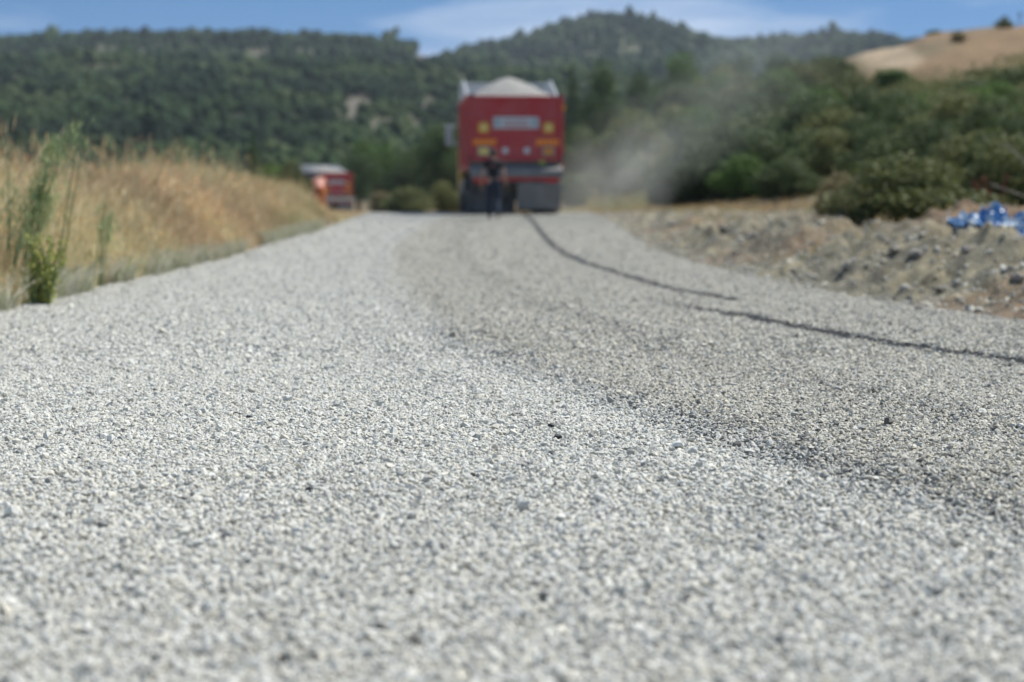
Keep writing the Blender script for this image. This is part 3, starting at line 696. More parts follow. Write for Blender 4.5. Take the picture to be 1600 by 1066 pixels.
# forest on the far slopes
def sphere_sub():
    bm = bmesh.new(); bmesh.ops.create_icosphere(bm, subdivisions=2, radius=1); v = np.array([p.co[:] for p in bm.verts]); f = np.array([[q.index for q in p.verts] for p in bm.faces]); bm.free(); return v, f
SV, SF = sphere_sub()
def forest(name, label, D0, D1, spacing, crown, hgt, lobes, leafy, cut=None):
    A = .5 * (D1 ** 2 - D0 ** 2) * .68; n = int(A / spacing ** 2)
    D = np.sqrt(rng.uniform(D0 ** 2, D1 ** 2, n)); X = rng.uniform(-.35, .33, n) * D
    keep = np.ones(n, bool)
    if cut is not None: keep &= cut(X0 + F * X / D, D)
    keep &= fbm(X / 22, D / 22, 151, 3) > .33
    X, D = X[keep], D[keep]; Z = H(X, D)
    m = spotmask(X, D, Z) < .4; X, D, Z = X[m], D[m], Z[m]; n = len(X)
    s = np.exp(rng.normal(-.06, .24, n)) * (.68 + .6 * fbm(X / 40, D / 40, 157, 2))
    tone = np.clip((fbm(X / 34, D / 50, 161, 4) - .5) * 2.9 + .45 + rng.normal(0, .10, n), 0, 1)
    VV, FF, TT = [], [], []; off = 0
    for L in range(lobes):
        c_ = np.stack([X + (rng.normal(0, .32, n) * crown * s if L else 0 * X), D + (rng.normal(0, .32, n) * crown * s if L else 0 * X), Z + hgt * s * (rng.uniform(.35, .8, n) if L else .55)], -1)
        r = crown * s * (rng.uniform(.35, .6, n) if L else .62)
        B, BF_ = (SV, SF) if leafy else (ICO_V, ICO_F)
        k = len(B); V = B[None] * (1 + rng.uniform(-.33, .33, (n, k, 1))) * np.array([1, 1, 1.1 * hgt / (2 * crown)]) * r[:, None, None]
        V = V + c_[:, None]; VV.append(V.reshape(-1, 3)); FF.append((BF_[None] + (np.arange(n) * k)[:, None, None]).reshape(-1, 3) + off); off += n * k
        TT.append(np.repeat(np.clip(tone + rng.normal(0, .08, n), 0, 1), k))
    print(name, n, 'trees')
    t = NT(name + '_canopy')
    c = t.ramp(t.attr('tone', 'Fac'), [(0, (.014, .034, .016)), (.40, (.030, .060, .024)), (.75, (.050, .090, .030)), (1, (.085, .115, .045))])
    c = t.mix(1.0, c, t.ramp(t.noise(.9, 5, 'World', .7), [(.3, (.8, .8, .8)), (.7, (1.15, 1.15, 1.12))]), 'MULTIPLY')
    t.col(c); t.p.inputs['Roughness'].default_value = .8; t.p.inputs['Specular IOR Level'].default_value = .15
    t.bump(t.noise(1.6, 5, 'World', .7), .8, 1.0)
    tag(np_mesh(name, np.concatenate(VV), np.concatenate(FF), t.m, attrs={'tone': ('FLOAT', np.concatenate(TT))}), label=label, kind='stuff')
forest('forest', 'dark green scrub forest covering the nearer slope', 330, 960, 3.9, 2.35, 4.6, 2, True, lambda u, D: (D > 360) | (u < 760) )
forest('ridge_forest', 'pine forest along the far ridge and hill', 1000, 2050, 6.8, 3.3, 7.4, 2, False, lambda u, D: D > 1120)

# ------------------------------------------------------------------ trucks
M_RED_P = simple('red_truck_paint', (.50, .018, .020), .45, var=.2, scale=3, dust=.22)
M_GREYP = simple('grey_steel_paint', (.30, .31, .32), .5, .2, dust=.5)
M_LIGHTP = simple('pale_grey_side_board', (.62, .64, .65), .55, var=.12, dust=.25)
M_DARK = simple('dark_chassis', (.035, .035, .037), .7, dust=.45, dustc=(.24, .225, .20))
M_RUB = simple('dusty_rubber', (.06, .058, .054), .85, dust=.8, dustc=(.23, .215, .19))
M_YEL = simple('yellow_cab_paint', (.62, .36, .03), .4, dust=.2)
M_WHT = simple('white_panel', (.62, .66, .64), .5, var=.1, scale=8, dust=.2)
M_AMB = simple('amber_lens', (.75, .28, .02), .3, var=.2)
M_ORS = simple('orange_reflective_strip', (1.0, .30, .02), .4, var=.12, scale=14)
M_YLM = simple('yellow_lamp_lens', (.85, .62, .18), .3, var=.25, scale=10)
M_REDL = simple('red_lens', (.55, .02, .02), .3)
M_RDT = simple('faded_red_lettering', (.55, .22, .20), .6)
M_GLS = simple('dark_glass', (.02, .025, .03), .08, var=.1)
M_RIM = simple('dusty_rim', (.34, .33, .31), .6, .3, dust=.5)
M_GPAN = simple('dusty_grey_panel', (.17, .16, .145), .8, dust=.6, dustc=(.30, .28, .25))
M_BLK0 = simple('side_shade_black', (.012, .013, .015), .6)  # black for the added shade along the distant truck's side
def make_truck(label, loc, rz, group):
    T = thing('dump_truck', label, 'truck', loc, rz, group)
    # +y is forwards; rear face at y = 0
    bm = bmesh.new(); box(bm, (-.42, 4.0, .93), (.09, 7.6, .26)); box(bm, (.42, 4.0, .93), (.09, 7.6, .26))
    for yy in (.35, 1.6, 3.2, 5.2, 7.4): box(bm, (0, yy, .93), (.75, .10, .18))
    for yy in (1.15, 2.5): cyl(bm, (-1.1, yy, .55), (1.1, yy, .55), .09); box(bm, (0, yy, .55), (.34, .4, .32))
    cyl(bm, (-1.0, 6.9, .55), (1.0, 6.9, .55), .07)
    bm_obj('chassis', bm, M_DARK, T, bevel=.01)
    # tipper body: floor, side walls, head board as panels with ribs
    bm = bmesh.new(); box(bm, (0, 2.95, 1.27), (2.42, 5.6, .12))
    for s in (-1, 1):
        box(bm, (s * 1.235, 2.95, 2.22), (.05, 5.6, 1.90))
        for yy in (.12, 1.0, 1.9, 2.8, 3.7, 4.6, 5.6): box(bm, (s * 1.265, yy, 2.2), (.045, .10, 1.84))
        box(bm, (s * 1.25, 2.95, 3.17), (.11, 5.66, .09)); box(bm, (s * 1.25, 2.95, 1.30), (.10, 5.66, .10))
    bm_obj('tipper_body', bm, M_RED_P, T, bevel=.008)
    bm = bmesh.new()
    for s in (-1, 1): prism(bm, [(1.2, 3.22), (5.75, 3.22), (5.75, 3.78), (3.4, 3.78)], s * 1.235 - .02, s * 1.235 + .02)
    box(bm, (0, 5.78, 2.55), (2.44, .05, 2.50)); box(bm, (0, 5.95, 3.80), (2.5, .5, .05))
    bm_obj('side_board', bm, M_LIGHTP, T, bevel=.006)
    # tailgate
    g_ = bmesh.new(); box(g_, (0, -.03, 2.30), (2.44, .05, 1.72))
    box(g_, (0, -.07, 3.13), (2.5, .06, .10)); box(g_, (0, -.07, 1.50), (2.46, .06, .09))
    for s in (-1, 1): box(g_, (s * 1.20, -.075, 2.3), (.09, .05, 1.70))
    tg = bm_obj('tailgate', g_, M_RED_P, T, bevel=.01)
    p_ = bmesh.new(); box(p_, (0, -.075, 2.46), (1.22, .025, .31)); sg = bm_obj('sign_panel', p_, M_WHT, tg, bevel=.005)
    p_ = bmesh.new()
    for i in range(9): box(p_, (-.30 + i * .075, -.094, 2.40), (.05, .006, .085 if i % 3 else .10))
    box(p_, (.0, -.094, 2.52), (.66, .006, .03)); bm_obj('lettering', p_, M_RDT, sg)
    mg = simple('pale_grey_emblem', (.45, .50, .50), .5)
    for s in (-1, 1): p_ = bmesh.new(); box(p_, (s * .50, -.094, 2.46), (.17, .006, .24)); bm_obj('emblem', p_, mg, sg)
    for s in (-1, 1):
        p_ = bmesh.new(); box(p_, (s * .87, -.085, 2.33), (.30, .03, .30)); f_ = bm_obj('lamp_housing', p_, M_AMB, tg, bevel=.01)
        p_ = bmesh.new(); cyl(p_, (s * .87, -.10, 2.33), (s * .87, -.125, 2.33), .115, seg=20); bm_obj('lens', p_, M_YLM, f_)
        p_ = bmesh.new()
        for i in range(5):
            a = s * .87 + (i - 2) * .135
            prism_pts = [(a - .07, 1.86), (a + .04, 1.86), (a + .07, 2.03), (a - .04, 2.03)]
            va = [p_.verts.new((q[0], -.062, q[1])) for q in prism_pts]; vb = [p_.verts.new((q[0], -.074, q[1])) for q in prism_pts]
            p_.faces.new(va); p_.faces.new(vb[::-1])
            for j in range(4): p_.faces.new((va[j], vb[j], vb[(j + 1) % 4], va[(j + 1) % 4]))
        bm_obj('reflective_strip', p_, M_ORS, tg)
        p_ = bmesh.new(); box(p_, (s * .87, -.09, 1.70), (.34, .05, .26)); f_ = bm_obj('tail_lamp', p_, M_GREYP, tg, bevel=.01)
        p_ = bmesh.new(); box(p_, (s * .87, -.122, 1.70), (.26, .015, .18)); bm_obj('lens', p_, M_YLM if s < 0 else M_AMB, f_)
        p_ = bmesh.new(); box(p_, (s * .29 , -.075, 1.72), (.15, .02, .15)); bm_obj('plate', p_, M_WHT, tg)
        p_ = bmesh.new(); cyl(p_, (s * 1.17, -.02, 3.18), (s * 1.17, -.12, 3.18), .05); bm_obj('hinge', p_, M_DARK, tg)
        p_ = bmesh.new(); cyl(p_, (s * 1.24, -.08, 1.42), (s * 1.24, -.08, 1.62), .03); bm_obj('latch', p_, M_DARK, tg)
    p_ = bmesh.new(); box(p_, (1.27, -.06, 2.86), (.10, .08, .15)); bm_obj('marker_lamp', p_, M_AMB, T, bevel=.01)
    p_ = bmesh.new(); box(p_, (.70, -.09, 1.40), (.16, .03, .10)); bm_obj('number_plate', p_, simple('yellow_green_plate', (.45, .50, .10), .5), T)
    # chute lip, under-run bar, mud flaps
    p_ = bmesh.new(); prism(p_, [(.10, 1.36), (-.34, 1.20), (-.36, 1.02), (-.30, 1.00), (.10, 1.18)], -1.24, 1.24); bm_obj('chute', p_, simple('worn_grey_chute', (.165, .16, .15), .75, 0, dust=.5), T, bevel=.01)
    p_ = bmesh.new(); prism(p_, [(.05, .90), (-.30, .86), (-.24, .16), (-.02, .10), (.05, .14)], .02, 1.20); bm_obj('spreader_panel', p_, M_GPAN, T, bevel=.02)
    p_ = bmesh.new(); prism(p_, [(.30, .95), (.20, .95), (.20, .06), (.30, .06)], -1.18, .0); bm_obj('splash_panel', p_, M_RUB, T, bevel=.01)
    p_ = bmesh.new(); box(p_, (0, -.14, .975), (2.34, .32, .12)); bm_obj('rear_beam', p_, M_RED_P, T, bevel=.015)
    p_ = bmesh.new(); box(p_, (0, -.22, .90), (2.3, .08, .14))
    for s in (-1, 1): box(p_, (s * .6, .05, .92), (.1, .5, .1))
    bm_obj('bumper', p_, M_DARK, T, bevel=.01)
    for s in (-1, 1):
        p_ = bmesh.new(); box(p_, (s * .92, -.27, .90), (.34, .03, .12)); bm_obj('tail_light', p_, M_REDL, T, bevel=.01)
        p_ = bmesh.new(); box(p_, (s * .90, .42, .58), (.66, .015, .66)); bm_obj('mud_flap', p_, M_RUB, T)
    # wheels
    def wheel(cx_, cy_, wd):
        bm = bmesh.new(); R_ = .54
        prof = [(0, .30), (wd * .06, .33), (wd * .02, .46), (wd * .10, R_ - .01), (wd * .5, R_), (wd * .90, R_ - .01), (wd * .98, .46), (wd * .94, .33), (wd, .30)]
        n_ = 36; rings = []
        for (px_, pr) in prof:
            rings.append([bm.verts.new((cx_ - wd / 2 + px_, cy_ + math.cos(6.2832 * i / n_) * pr, .54 + math.sin(6.2832 * i / n_) * pr)) for i in range(n_)])
        for a_, b_ in zip(rings[:-1], rings[1:]):
            for i in range(n_): bm.faces.new((a_[i], a_[(i + 1) % n_], b_[(i + 1) % n_], b_[i]))
        for i in range(n_):
            if i % 2 == 0:
                a = 6.2832 * i / n_; box(bm, (cx_, cy_ + math.cos(a) * (R_ - .003), .54 + math.sin(a) * (R_ - .003)), (wd * .84, .045, .03), Matrix.Rotation(a + math.pi / 2, 4, 'X'))
        w_ = bm_obj('wheel', bm, M_RUB, T, smooth=False)
        bm = bmesh.new(); cyl(bm, (cx_ - wd * .42, cy_, .54), (cx_ + wd * .42, cy_, .54), .305, seg=28); cyl(bm, (cx_ - wd * .5, cy_, .54), (cx_ + wd * .5, cy_, .54), .11, seg=16)
        for i in range(8):
            a = i * .7854; cyl(bm, (cx_ - wd * .46, cy_ + math.cos(a) * .19, .54 + math.sin(a) * .19), (cx_ + wd * .46, cy_ + math.cos(a) * .19, .54 + math.sin(a) * .19), .018, seg=6)
        bm_obj('rim', bm, M_RIM, w_)
    for yy in (1.15, 2.5):
        for s in (-1, 1):
            wheel(s * .78, yy, .28); wheel(s * 1.09, yy, .28)
    for s in (-1, 1): wheel(s * 1.06, 6.9, .30)
    for s in (-1, 1):
        bm = bmesh.new()
        for i in range(9):
            a0, a1 = math.pi * i / 9, math.pi * (i + 1) / 9
            for cy_ in (1.15, 2.5):
                c_ = (s * .93, cy_ + .66 * math.cos((a0 + a1) / 2), .50 + .66 * math.sin((a0 + a1) / 2)); box(bm, c_, (.64, .25, .02), Matrix.Rotation((a0 + a1) / 2 + math.pi / 2, 4, 'X'))
        bm_obj('mudguard', bm, M_DARK, T)
    # fuel tank and tool box on the left, ladder rail
    bm = bmesh.new(); cyl(bm, (-.95, 4.0, .78), (-.95, 5.2, .78), .30, seg=20); bm_obj('fuel_tank', bm, M_GREYP, T)
    bm = bmesh.new(); box(bm, (.98, 4.5, .80), (.5, .9, .5)); bm_obj('tool_box', bm, M_DARK, T, bevel=.02)
    # cab
    bm = bmesh.new(); prism(bm, [(6.0, .80), (6.2, .80), (6.35, 1.25), (7.3, 1.25), (7.5, .60), (7.95, .60), (8.0, 1.5), (7.85, 2.2), (7.55, 2.95), (7.35, 3.05), (6.0, 3.05)], -1.22, 1.22)
    cb = bm_obj('cab', bm, M_YEL, T, bevel=.03)
    bm = bmesh.new(); prism(bm, [(7.87, 1.75), (7.89, 1.75), (7.62, 2.85), (7.58, 2.85)], -1.05, 1.05); bm_obj('windscreen', bm, M_GLS, cb)
    for s in (-1, 1):
        bm = bmesh.new(); box(bm, (s * 1.225, 7.05, 1.75), (.02, 1.05, 2.0)); d_ = bm_obj('door', bm, M_YEL, cb, bevel=.01)
        bm = bmesh.new(); box(bm, (s * 1.24, 7.08, 2.25), (.015, .80, .65)); bm_obj('window', bm, M_GLS, cb)
        bm = bmesh.new(); box(bm, (s * 1.50, 7.55, 2.35), (.22, .10, .62)); cyl(bm, (s * 1.2, 7.5, 2.62), (s * 1.5, 7.55, 2.62), .02); cyl(bm, (s * 1.2, 7.5, 2.08), (s * 1.5, 7.55, 2.08), .02)
        bm_obj('mirror', bm, M_LIGHTP if s < 0 else M_DARK, cb, bevel=.02)
        bm = bmesh.new(); box(bm, (s * .85, 8.0, .95), (.42, .06, .22)); bm_obj('headlight', bm, M_WHT, cb, bevel=.02)
    bm = bmesh.new(); cyl(bm, (-1.0, 5.9, .9), (-1.0, 5.9, 3.15), .07); bm_obj('exhaust', bm, M_GREYP, T)
    return T
def gravel_heap(label, loc, rz, peak, group):
    # mound filling the body: plan 2.4 x 5.6
    nx_, ny_ = 60, 90
    xs = np.linspace(-1.205, 1.205, nx_); ys = np.linspace(.02, 5.72, ny_); Yh, Xh = np.meshgrid(ys, xs, indexing='ij')
    dxr = np.abs(Xh) / 1.205
    ridge = np.interp(Yh, [0, 1.6, 3.0, 4.3, 5.72], [.05, .75, 1.0, .9, .45])
    Zh = 2.95 + .22 * sstep(0, 1.2, Yh) + (peak - 3.17) * np.clip(1 - dxr ** 1.55, 0, 1) * ridge + .05 * (fbm(Xh * 4, Yh * 4, 171, 4) - .5) + .03 * (fbm(Xh * 16, Yh * 16, 173, 2) - .5)
    ID_ = np.arange(Xh.size).reshape(Xh.shape); fq_ = np.stack([ID_[:-1, :-1], ID_[:-1, 1:], ID_[1:, 1:], ID_[1:, :-1]], -1).reshape(-1, 4)
    top = np.stack([Xh, Yh, Zh], -1).reshape(-1, 3); N_ = len(top)
    bot = top.copy(); bot[:, 2] = 1.35
    rim = np.concatenate([ID_[0, :], ID_[1:, -1], ID_[-1, -2::-1], ID_[-2:0:-1, 0]])
    sk = np.stack([rim, rim + N_, np.roll(rim, -1) + N_, np.roll(rim, -1)], -1)
    t = NT('heaped_chippings'); v_ = t.new('TexVoronoi'); v_.inputs['Scale'].default_value = 34; tc = t.new('TexCoord'); t.l.new(tc.outputs['Object'], v_.inputs['Vector'])
    t.col(t.ramp(v_.outputs['Color'], [(.1, (.20, .195, .18)), (.8, (.36, .345, .315))])); t.p.inputs['Roughness'].default_value = .9; t.bump(v_.outputs['Distance'], .02, .8)
    o = np_mesh('gravel_heap', np.concatenate([top, bot]), np.concatenate([fq_, fq_[:, ::-1] + N_, sk]), t.m, smooth=True, loc=loc); o.rotation_euler = (0, 0, rz)
    return tag(o, label, 'gravel heap', group)
TX, TY = (806 - X0) / F * 53.6, 53.6
YAW = math.radians(4.0)
TZ = h1(TX, 56) - .02
truck = make_truck('large red dump truck with heaped load seen from behind at the road crest', (TX, TY, TZ), YAW, 'red dump trucks on the road')
gravel_heap('pale grey gravel heap piled in the large red truck', (TX, TY, TZ), YAW, 3.84, 'gravel loads')
T2 = ((527 - X0) / F * 150, 150.0); Y2 = math.radians(24); Z2 = h1(T2[0] - 2, T2[1] + 2)
tr2 = copy_tree(truck); tr2.location = (T2[0], T2[1], Z2); tr2.rotation_euler = (0, 0, Y2)
tr2['label'] = 'small distant red dump truck half hidden behind the dry grass'
p_ = bmesh.new(); cyl(p_, (-1.33, .1, 2.95), (-1.33, 5.6, 2.95), .22, seg=12); box(p_, (-1.33, 2.85, 2.75), (.05, 5.5, .7)); bm_obj('side_shade_roll', p_, M_BLK0, tr2)  # black roll and sheet added to darken the truck's shaded left side
gravel_heap('grey gravel heap in the distant truck beyond the grass', (T2[0], T2[1], Z2), Y2, 3.75, 'gravel loads')

# ------------------------------------------------------------------ people
M_SKIN = simple('skin', (.42, .24, .16), .6, var=.1)
M_BLK = simple('black_cotton', (.012, .013, .016), .85, var=.3, scale=12)
M_NAVY = simple('navy_cotton', (.012, .022, .045), .85, var=.3, scale=12)
M_HAIR = simple('dark_hair', (.012, .010, .009), .7)
M_SHOE = simple('dark_shoe', (.03, .028, .026), .7)
M_ORG = simple('faded_orange_vest', (.90, .45, .36), .8, var=.15)
M_ORT = simple('orange_workwear', (.70, .16, .03), .8, var=.2)
M_MAR = simple('maroon_cotton', (.06, .018, .018), .85)
def skin_mesh(name, chains, mat, parent, root_i=0, sub=2):
    """chains: list of lists of (key, (x,y,z), radius); equal keys are one joint"""
    vs, rs_, es, ix = [], [], [], {}
    for ch in chains:
        prev = None
        for key, p, r in ch:
            if key not in ix: ix[key] = len(vs); vs.append(p); rs_.append(r)
            if prev is not None and prev != ix[key]: es.append((prev, ix[key]))
            prev = ix[key]
    me = bpy.data.meshes.new(name); me.from_pydata(vs, es, []); me.materials.append(mat)
    o = bpy.data.objects.new(name, me); C.objects.link(o); o.parent = parent
    o.modifiers.new('skin', 'SKIN').use_smooth_shade = True
    for i, sv in enumerate(me.skin_vertices[0].data):
        r = rs_[i]; sv.radius = (r, r) if not isinstance(r, tuple) else r; sv.use_root = (i == root_i)
    s = o.modifiers.new('sub', 'SUBSURF'); s.levels = s.render_levels = sub
    return o
def person(label, loc, rz, J, top, legs, hair=M_HAIR, extra=None, scale=1.0):
    T = thing('person', label, 'person', loc, rz, None); T.scale = (scale,) * 3
    g = lambda k: Vector(J[k])
    def lp(a, b, t): return tuple(g(a).lerp(g(b), t))
    ch = [[('pel', J['pel'], (.135, .10)), ('waist', lp('pel', 'neck', .35), (.125, .09)), ('chest', lp('pel', 'neck', .72), (.155, .10)), ('sh', lp('pel', 'neck', .93), (.12, .075)), ('neck', J['neck'], .055), ('jaw', lp('neck', 'head', .45), .060), ('head', J['head'], .088), ('crown', lp('neck', 'head', 1.45), .065)]]
    for s in 'lr':
        ch.append([('sh', None, None), ('shd' + s, J['shd' + s], .062), ('elb' + s, J['elb' + s], .042), ('wr' + s, J['wr' + s], .027)])
        ch.append([('pel', None, None), ('hip' + s, J['hip' + s], .088), ('kn' + s, J['kn' + s], .058), ('calf' + s, lp('kn' + s, 'an' + s, .35), .055), ('an' + s, J['an' + s], .038), ('toe' + s, J['toe' + s], .035)])
        # hand: palm and five fingers
        w, e = g('wr' + s), g('elb' + s); d = (w - e).normalized(); out = Vector((1 if s == 'r' else -1, 0, 0)); fwd = Vector((0, 1, 0)); fwd = (fwd - d * fwd.dot(d)).normalized(); inn = d.cross(fwd).normalized(); 
        if inn.x * out.x > 0: inn = -inn
        palm = w + d * .055
        ch.append([('wr' + s, None, None), ('palm' + s, tuple(palm), (.034, .017))])
        for i, (off_, ln) in enumerate([(.026, .072), (.009, .080), (-.009, .075), (-.026, .060)]):
            k0 = palm + d * .038 + fwd * off_; k1 = k0 + d * ln * .5 + inn * .010; k2 = k0 + d * ln * .85 + inn * .035
            ch.append([('palm' + s, None, None), (f'f{s}{i}a', tuple(k0), .010), (f'f{s}{i}b', tuple(k1), .0088), (f'f{s}{i}c', tuple(k2), .0072)])
        t0 = palm + fwd * .036 - d * .022; t1 = t0 + fwd * .024 + d * .028; t2 = t1 + d * .032 + inn * .012
        ch.append([('palm' + s, None, None), (f't{s}a', tuple(t0), .013), (f't{s}b', tuple(t1), .011), (f't{s}c', tuple(t2), .009)])
    body = skin_mesh('body', [[(k, p, r) for k, p, r in c_] for c_ in fix(ch)], M_SKIN, T)
    # shirt
    ch = [[('pel', lp('pel', 'neck', -.02), (.165, .125)), ('waist', lp('pel', 'neck', .35), (.155, .118)), ('chest', lp('pel', 'neck', .72), (.185, .128)), ('sh', lp('pel', 'neck', .92), (.145, .10)), ('nk', lp('pel', 'neck', 1.02), .066)]]
    for s in 'lr': ch.append([('sh', None, None), ('shd' + s, J['shd' + s], .082), ('slv' + s, lp('shd' + s, 'elb' + s, .62), .070)])
    skin_mesh('shirt', fix(ch), top, T)
    ch = [[('pel', J['pel'], (.162, .125)), ('wb', lp('pel', 'neck', .14), (.150, .115))]]
    for s in 'lr': ch.append([('pel', None, None), ('hip' + s, J['hip' + s], .108), ('kn' + s, J['kn' + s], .080), ('calf' + s, lp('kn' + s, 'an' + s, .4), .074), ('an' + s, lp('kn' + s, 'an' + s, 1.05), .066)])
    skin_mesh('trousers', fix(ch), legs, T)
    for s in 'lr':
        a, b = g('an' + s), g('toe' + s)
        skin_mesh('shoe', [[('a', tuple(a + Vector((0, -.035, -.045))), (.050, .042)), ('m', tuple(a.lerp(b, .5) + Vector((0, 0, -.035))), (.048, .040)), ('b', tuple(b + Vector((0, .03, -.005))), (.046, .032))]], M_SHOE, T, sub=1)
    # hair cap, ears, nose, eyes
    hd = g('head'); up = (g('head') - g('neck')).normalized()
    bm = bmesh.new(); bmesh.ops.create_icosphere(bm, subdivisions=3, radius=1, matrix=Matrix.Translation(hd + up * .040 + Vector((0, -.016, 0))) @ Matrix.Diagonal((.092, .108, .100, 1)))
    for v_ in list(bm.verts):
        q = v_.co - hd
        if q.y > .030 and q.z < .062: bm.verts.remove(v_)
    for v_ in bm.verts: v_.co += Vector((random.uniform(-1, 1), random.uniform(-1, 1), random.uniform(-1, 1))) * .003
    bm_obj('hair', bm, hair, T, smooth=True)
    bm = bmesh.new()
    for s in (-1, 1): bmesh.ops.create_icosphere(bm, subdivisions=2, radius=1, matrix=Matrix.Translation(hd + Vector((s * .093, 0, .0))) @ Matrix.Diagonal((.014, .022, .034, 1)))
    bmesh.ops.create_cone(bm, cap_ends=True, segments=8, radius1=.020, radius2=.006, depth=.05, matrix=Matrix.Translation(hd + Vector((0, .098, -.002))) @ Matrix.Rotation(math.radians(-20), 4, 'X'))
    bm_obj('face', bm, M_SKIN, T, smooth=True)
    bm = bmesh.new()
    for s in (-1, 1): bmesh.ops.create_icosphere(bm, subdivisions=1, radius=.011, matrix=Matrix.Translation(hd + Vector((s * .033, .085, .020))))
    box(bm, hd + Vector((0, .088, -.045)), (.045, .008, .010)); bm_obj('eye', bm, M_HAIR, T)
    if extra: extra(T)
    return T
def fix(ch):
    d = {}
    for c_ in ch:
        for k, p, r in c_:
            if p is not None: d.setdefault(k, (p, r))
    return [[(k, *d[k]) for k, p, r in c_] for c_ in ch]
WALK = dict(pel=(0, 0, .95), neck=(0, .03, 1.47), head=(0, .045, 1.60), shdl=(-.175, .02, 1.40), shdr=(.175, .02, 1.40), elbl=(-.27, -.04, 1.14), elbr=(.27, .03, 1.14), wrl=(-.30, .03, .90), wrr=(.31, .14, .92),
            hipl=(-.095, .0, .88), hipr=(.095, 0, .88), knl=(-.10, .10, .48), knr=(.10, .02, .48), anl=(-.09, .20, .09), anr=(.10, -.20, .14), toel=(-.095, .34, .05), toer=(.11, -.08, .045))
STAND = dict(WALK, knl=(-.11, .03, .48), knr=(.11, .02, .48), anl=(-.12, .0, .09), anr=(.12, .0, .09), toel=(-.14, .14, .045), toer=(.14, .14, .045))
BEND = dict(STAND, neck=(-.12, .30, 1.32), head=(-.17, .40, 1.43), shdl=(-.28, .22, 1.28), shdr=(.07, .30, 1.28), elbl=(-.34, .42, 1.05), elbr=(.14, .46, 1.03), wrl=(-.28, .60, .88), wrr=(.12, .64, .88))
def back_print(T):
    p_ = bmesh.new()
    for i in range(5): box(p_, (-.07 + i * .035, -.108, 1.32), (.024, .008, .03))
    bm_obj('lettering', p_, M_RDT, T)
px_ = (771 - X0) / F * 48.2
person('person in black t-shirt and navy trousers walking behind the red truck', (px_, 48.2, h1(px_, 48.2) + .006), math.radians(2), WALK, M_BLK, M_NAVY, extra=back_print, scale=.97)
wx, wy = (501 - X0) / F * 74, 74.0
def vest_hem(T):
    skin_mesh('jacket_hem', [[('a', (0, 0, 1.02), (.18, .14)), ('b', (0, 0, .72), (.20, .155))]], M_BLK, T)
person('road worker in faded orange vest bending beside the distant truck', (wx, wy, h1(wx, wy)), math.radians(-10), BEND, M_ORG, M_ORT, extra=vest_hem)
wx, wy = (562 - X0) / F * 235, 235.0
person('tiny far off person in dark clothes standing right of the distant truck', (wx, wy, h1(wx, wy) + .25), 0, STAND, M_MAR, M_BLK)

# ------------------------------------------------------------------ near plants on the left
def stalky(name, label, x, y, stems, leaf, mat, stem_mat, h, cat='plant', bs=.04, lean=(0, 0), leafn=60, leaf_from=.35, spread=.35, wisps=False):
    z = h1(x, y); T = thing(name, label, cat, (x, y, z - .01)); bm = bmesh.new(); LP, LN, LS = [], [], []
    for i in range(stems):
        hh = h * random.uniform(.5, 1.0); dx, dy = lean[0] * hh + random.uniform(-1, 1) * spread * hh, lean[1] * hh + random.uniform(-1, 1) * spread * hh
        bx_, by_ = random.uniform(-bs, bs), random.uniform(-bs, bs)
        pts = [Vector((bx_ + dx * f ** 1.4, by_ + dy * f ** 1.4, hh * f)) for f in (0, .25, .5, .75, 1)]
        for a, b, f in zip(pts[:-1], pts[1:], (1, .8, .6, .4)): cyl(bm, a, b, .006 * f + .0015, .006 * (f - .2) + .0015, 6)
        for j in range(leafn):
            f = random.uniform(leaf_from, 1.0) ; k = min(3, int(f * 4)); p = pts[k].lerp(pts[k + 1], f * 4 - k)
            o = Vector((random.gauss(0, 1), random.gauss(0, 1), random.gauss(.3, .8))).normalized() * random.uniform(.01, leaf * (6.5 if wisps else 2.4)) * (1.25 - f)
            LP.append(tuple(p + o)); LN.append(tuple(Vector((random.gauss(0, 1), random.gauss(0, 1), random.gauss(0, 1))).normalized())); LS.append(leaf * random.uniform(.5, 1.2))
    bm_obj('stem', bm, stem_mat, T)
    P, Nn, S = np.array(LP), np.array(LN), np.array(LS)
    if wisps:
        n_ = len(P); a = rng.normal(0, .4, (n_, 3)) + np.array([.15, 0, 1]); a /= np.linalg.norm(a, axis=1)[:, None]; b = np.cross(a, Nn); s = S[:, None]
        V = np.stack([P - a * s, P + b * s * .12, P + a * s, P - b * s * .12], 1).reshape(-1, 3); Fq = np.arange(len(V)).reshape(-1, 4)
    else: V, Fq = leaf_quads(P, Nn, S)
    np_mesh('foliage', V, Fq, mat, T); return T
M_STEM = simple('green_stem', (.20, .27, .12), .7, var=.3)
M_FEN = foliage_mat('feathery_leaves', (.26, .33, .15), (.36, .44, .20), (.46, .52, .28))
M_YG = foliage_mat('yellow_green_leaves', (.20, .24, .05), (.34, .38, .09), (.50, .52, .20))
def lx(px, D): return (px - X0) / F * D
stalky('wild_fennel', 'tall feathery green weed leaning right above the dry grass', lx(30, 14.0), 14.0, 5, .045, M_FEN, M_STEM, 1.32, lean=(.29, 0), leafn=260, leaf_from=.58, spread=.07, bs=.02, wisps=True)
stalky('thin_weed', 'thin single stalk beside the tall feathery weed', lx(95, 14.6), 14.6, 2, .04, M_FEN, M_STEM, 1.36, lean=(.18, 0), leafn=30, leaf_from=.6, spread=.04, wisps=True)
stalky('broadleaf_weed', 'leafy yellow green weed at the road edge near the left border', lx(64, 12.9), 12.9, 30, .021, M_YG, M_STEM, .50, leafn=30, leaf_from=.08, spread=.36, bs=.06)
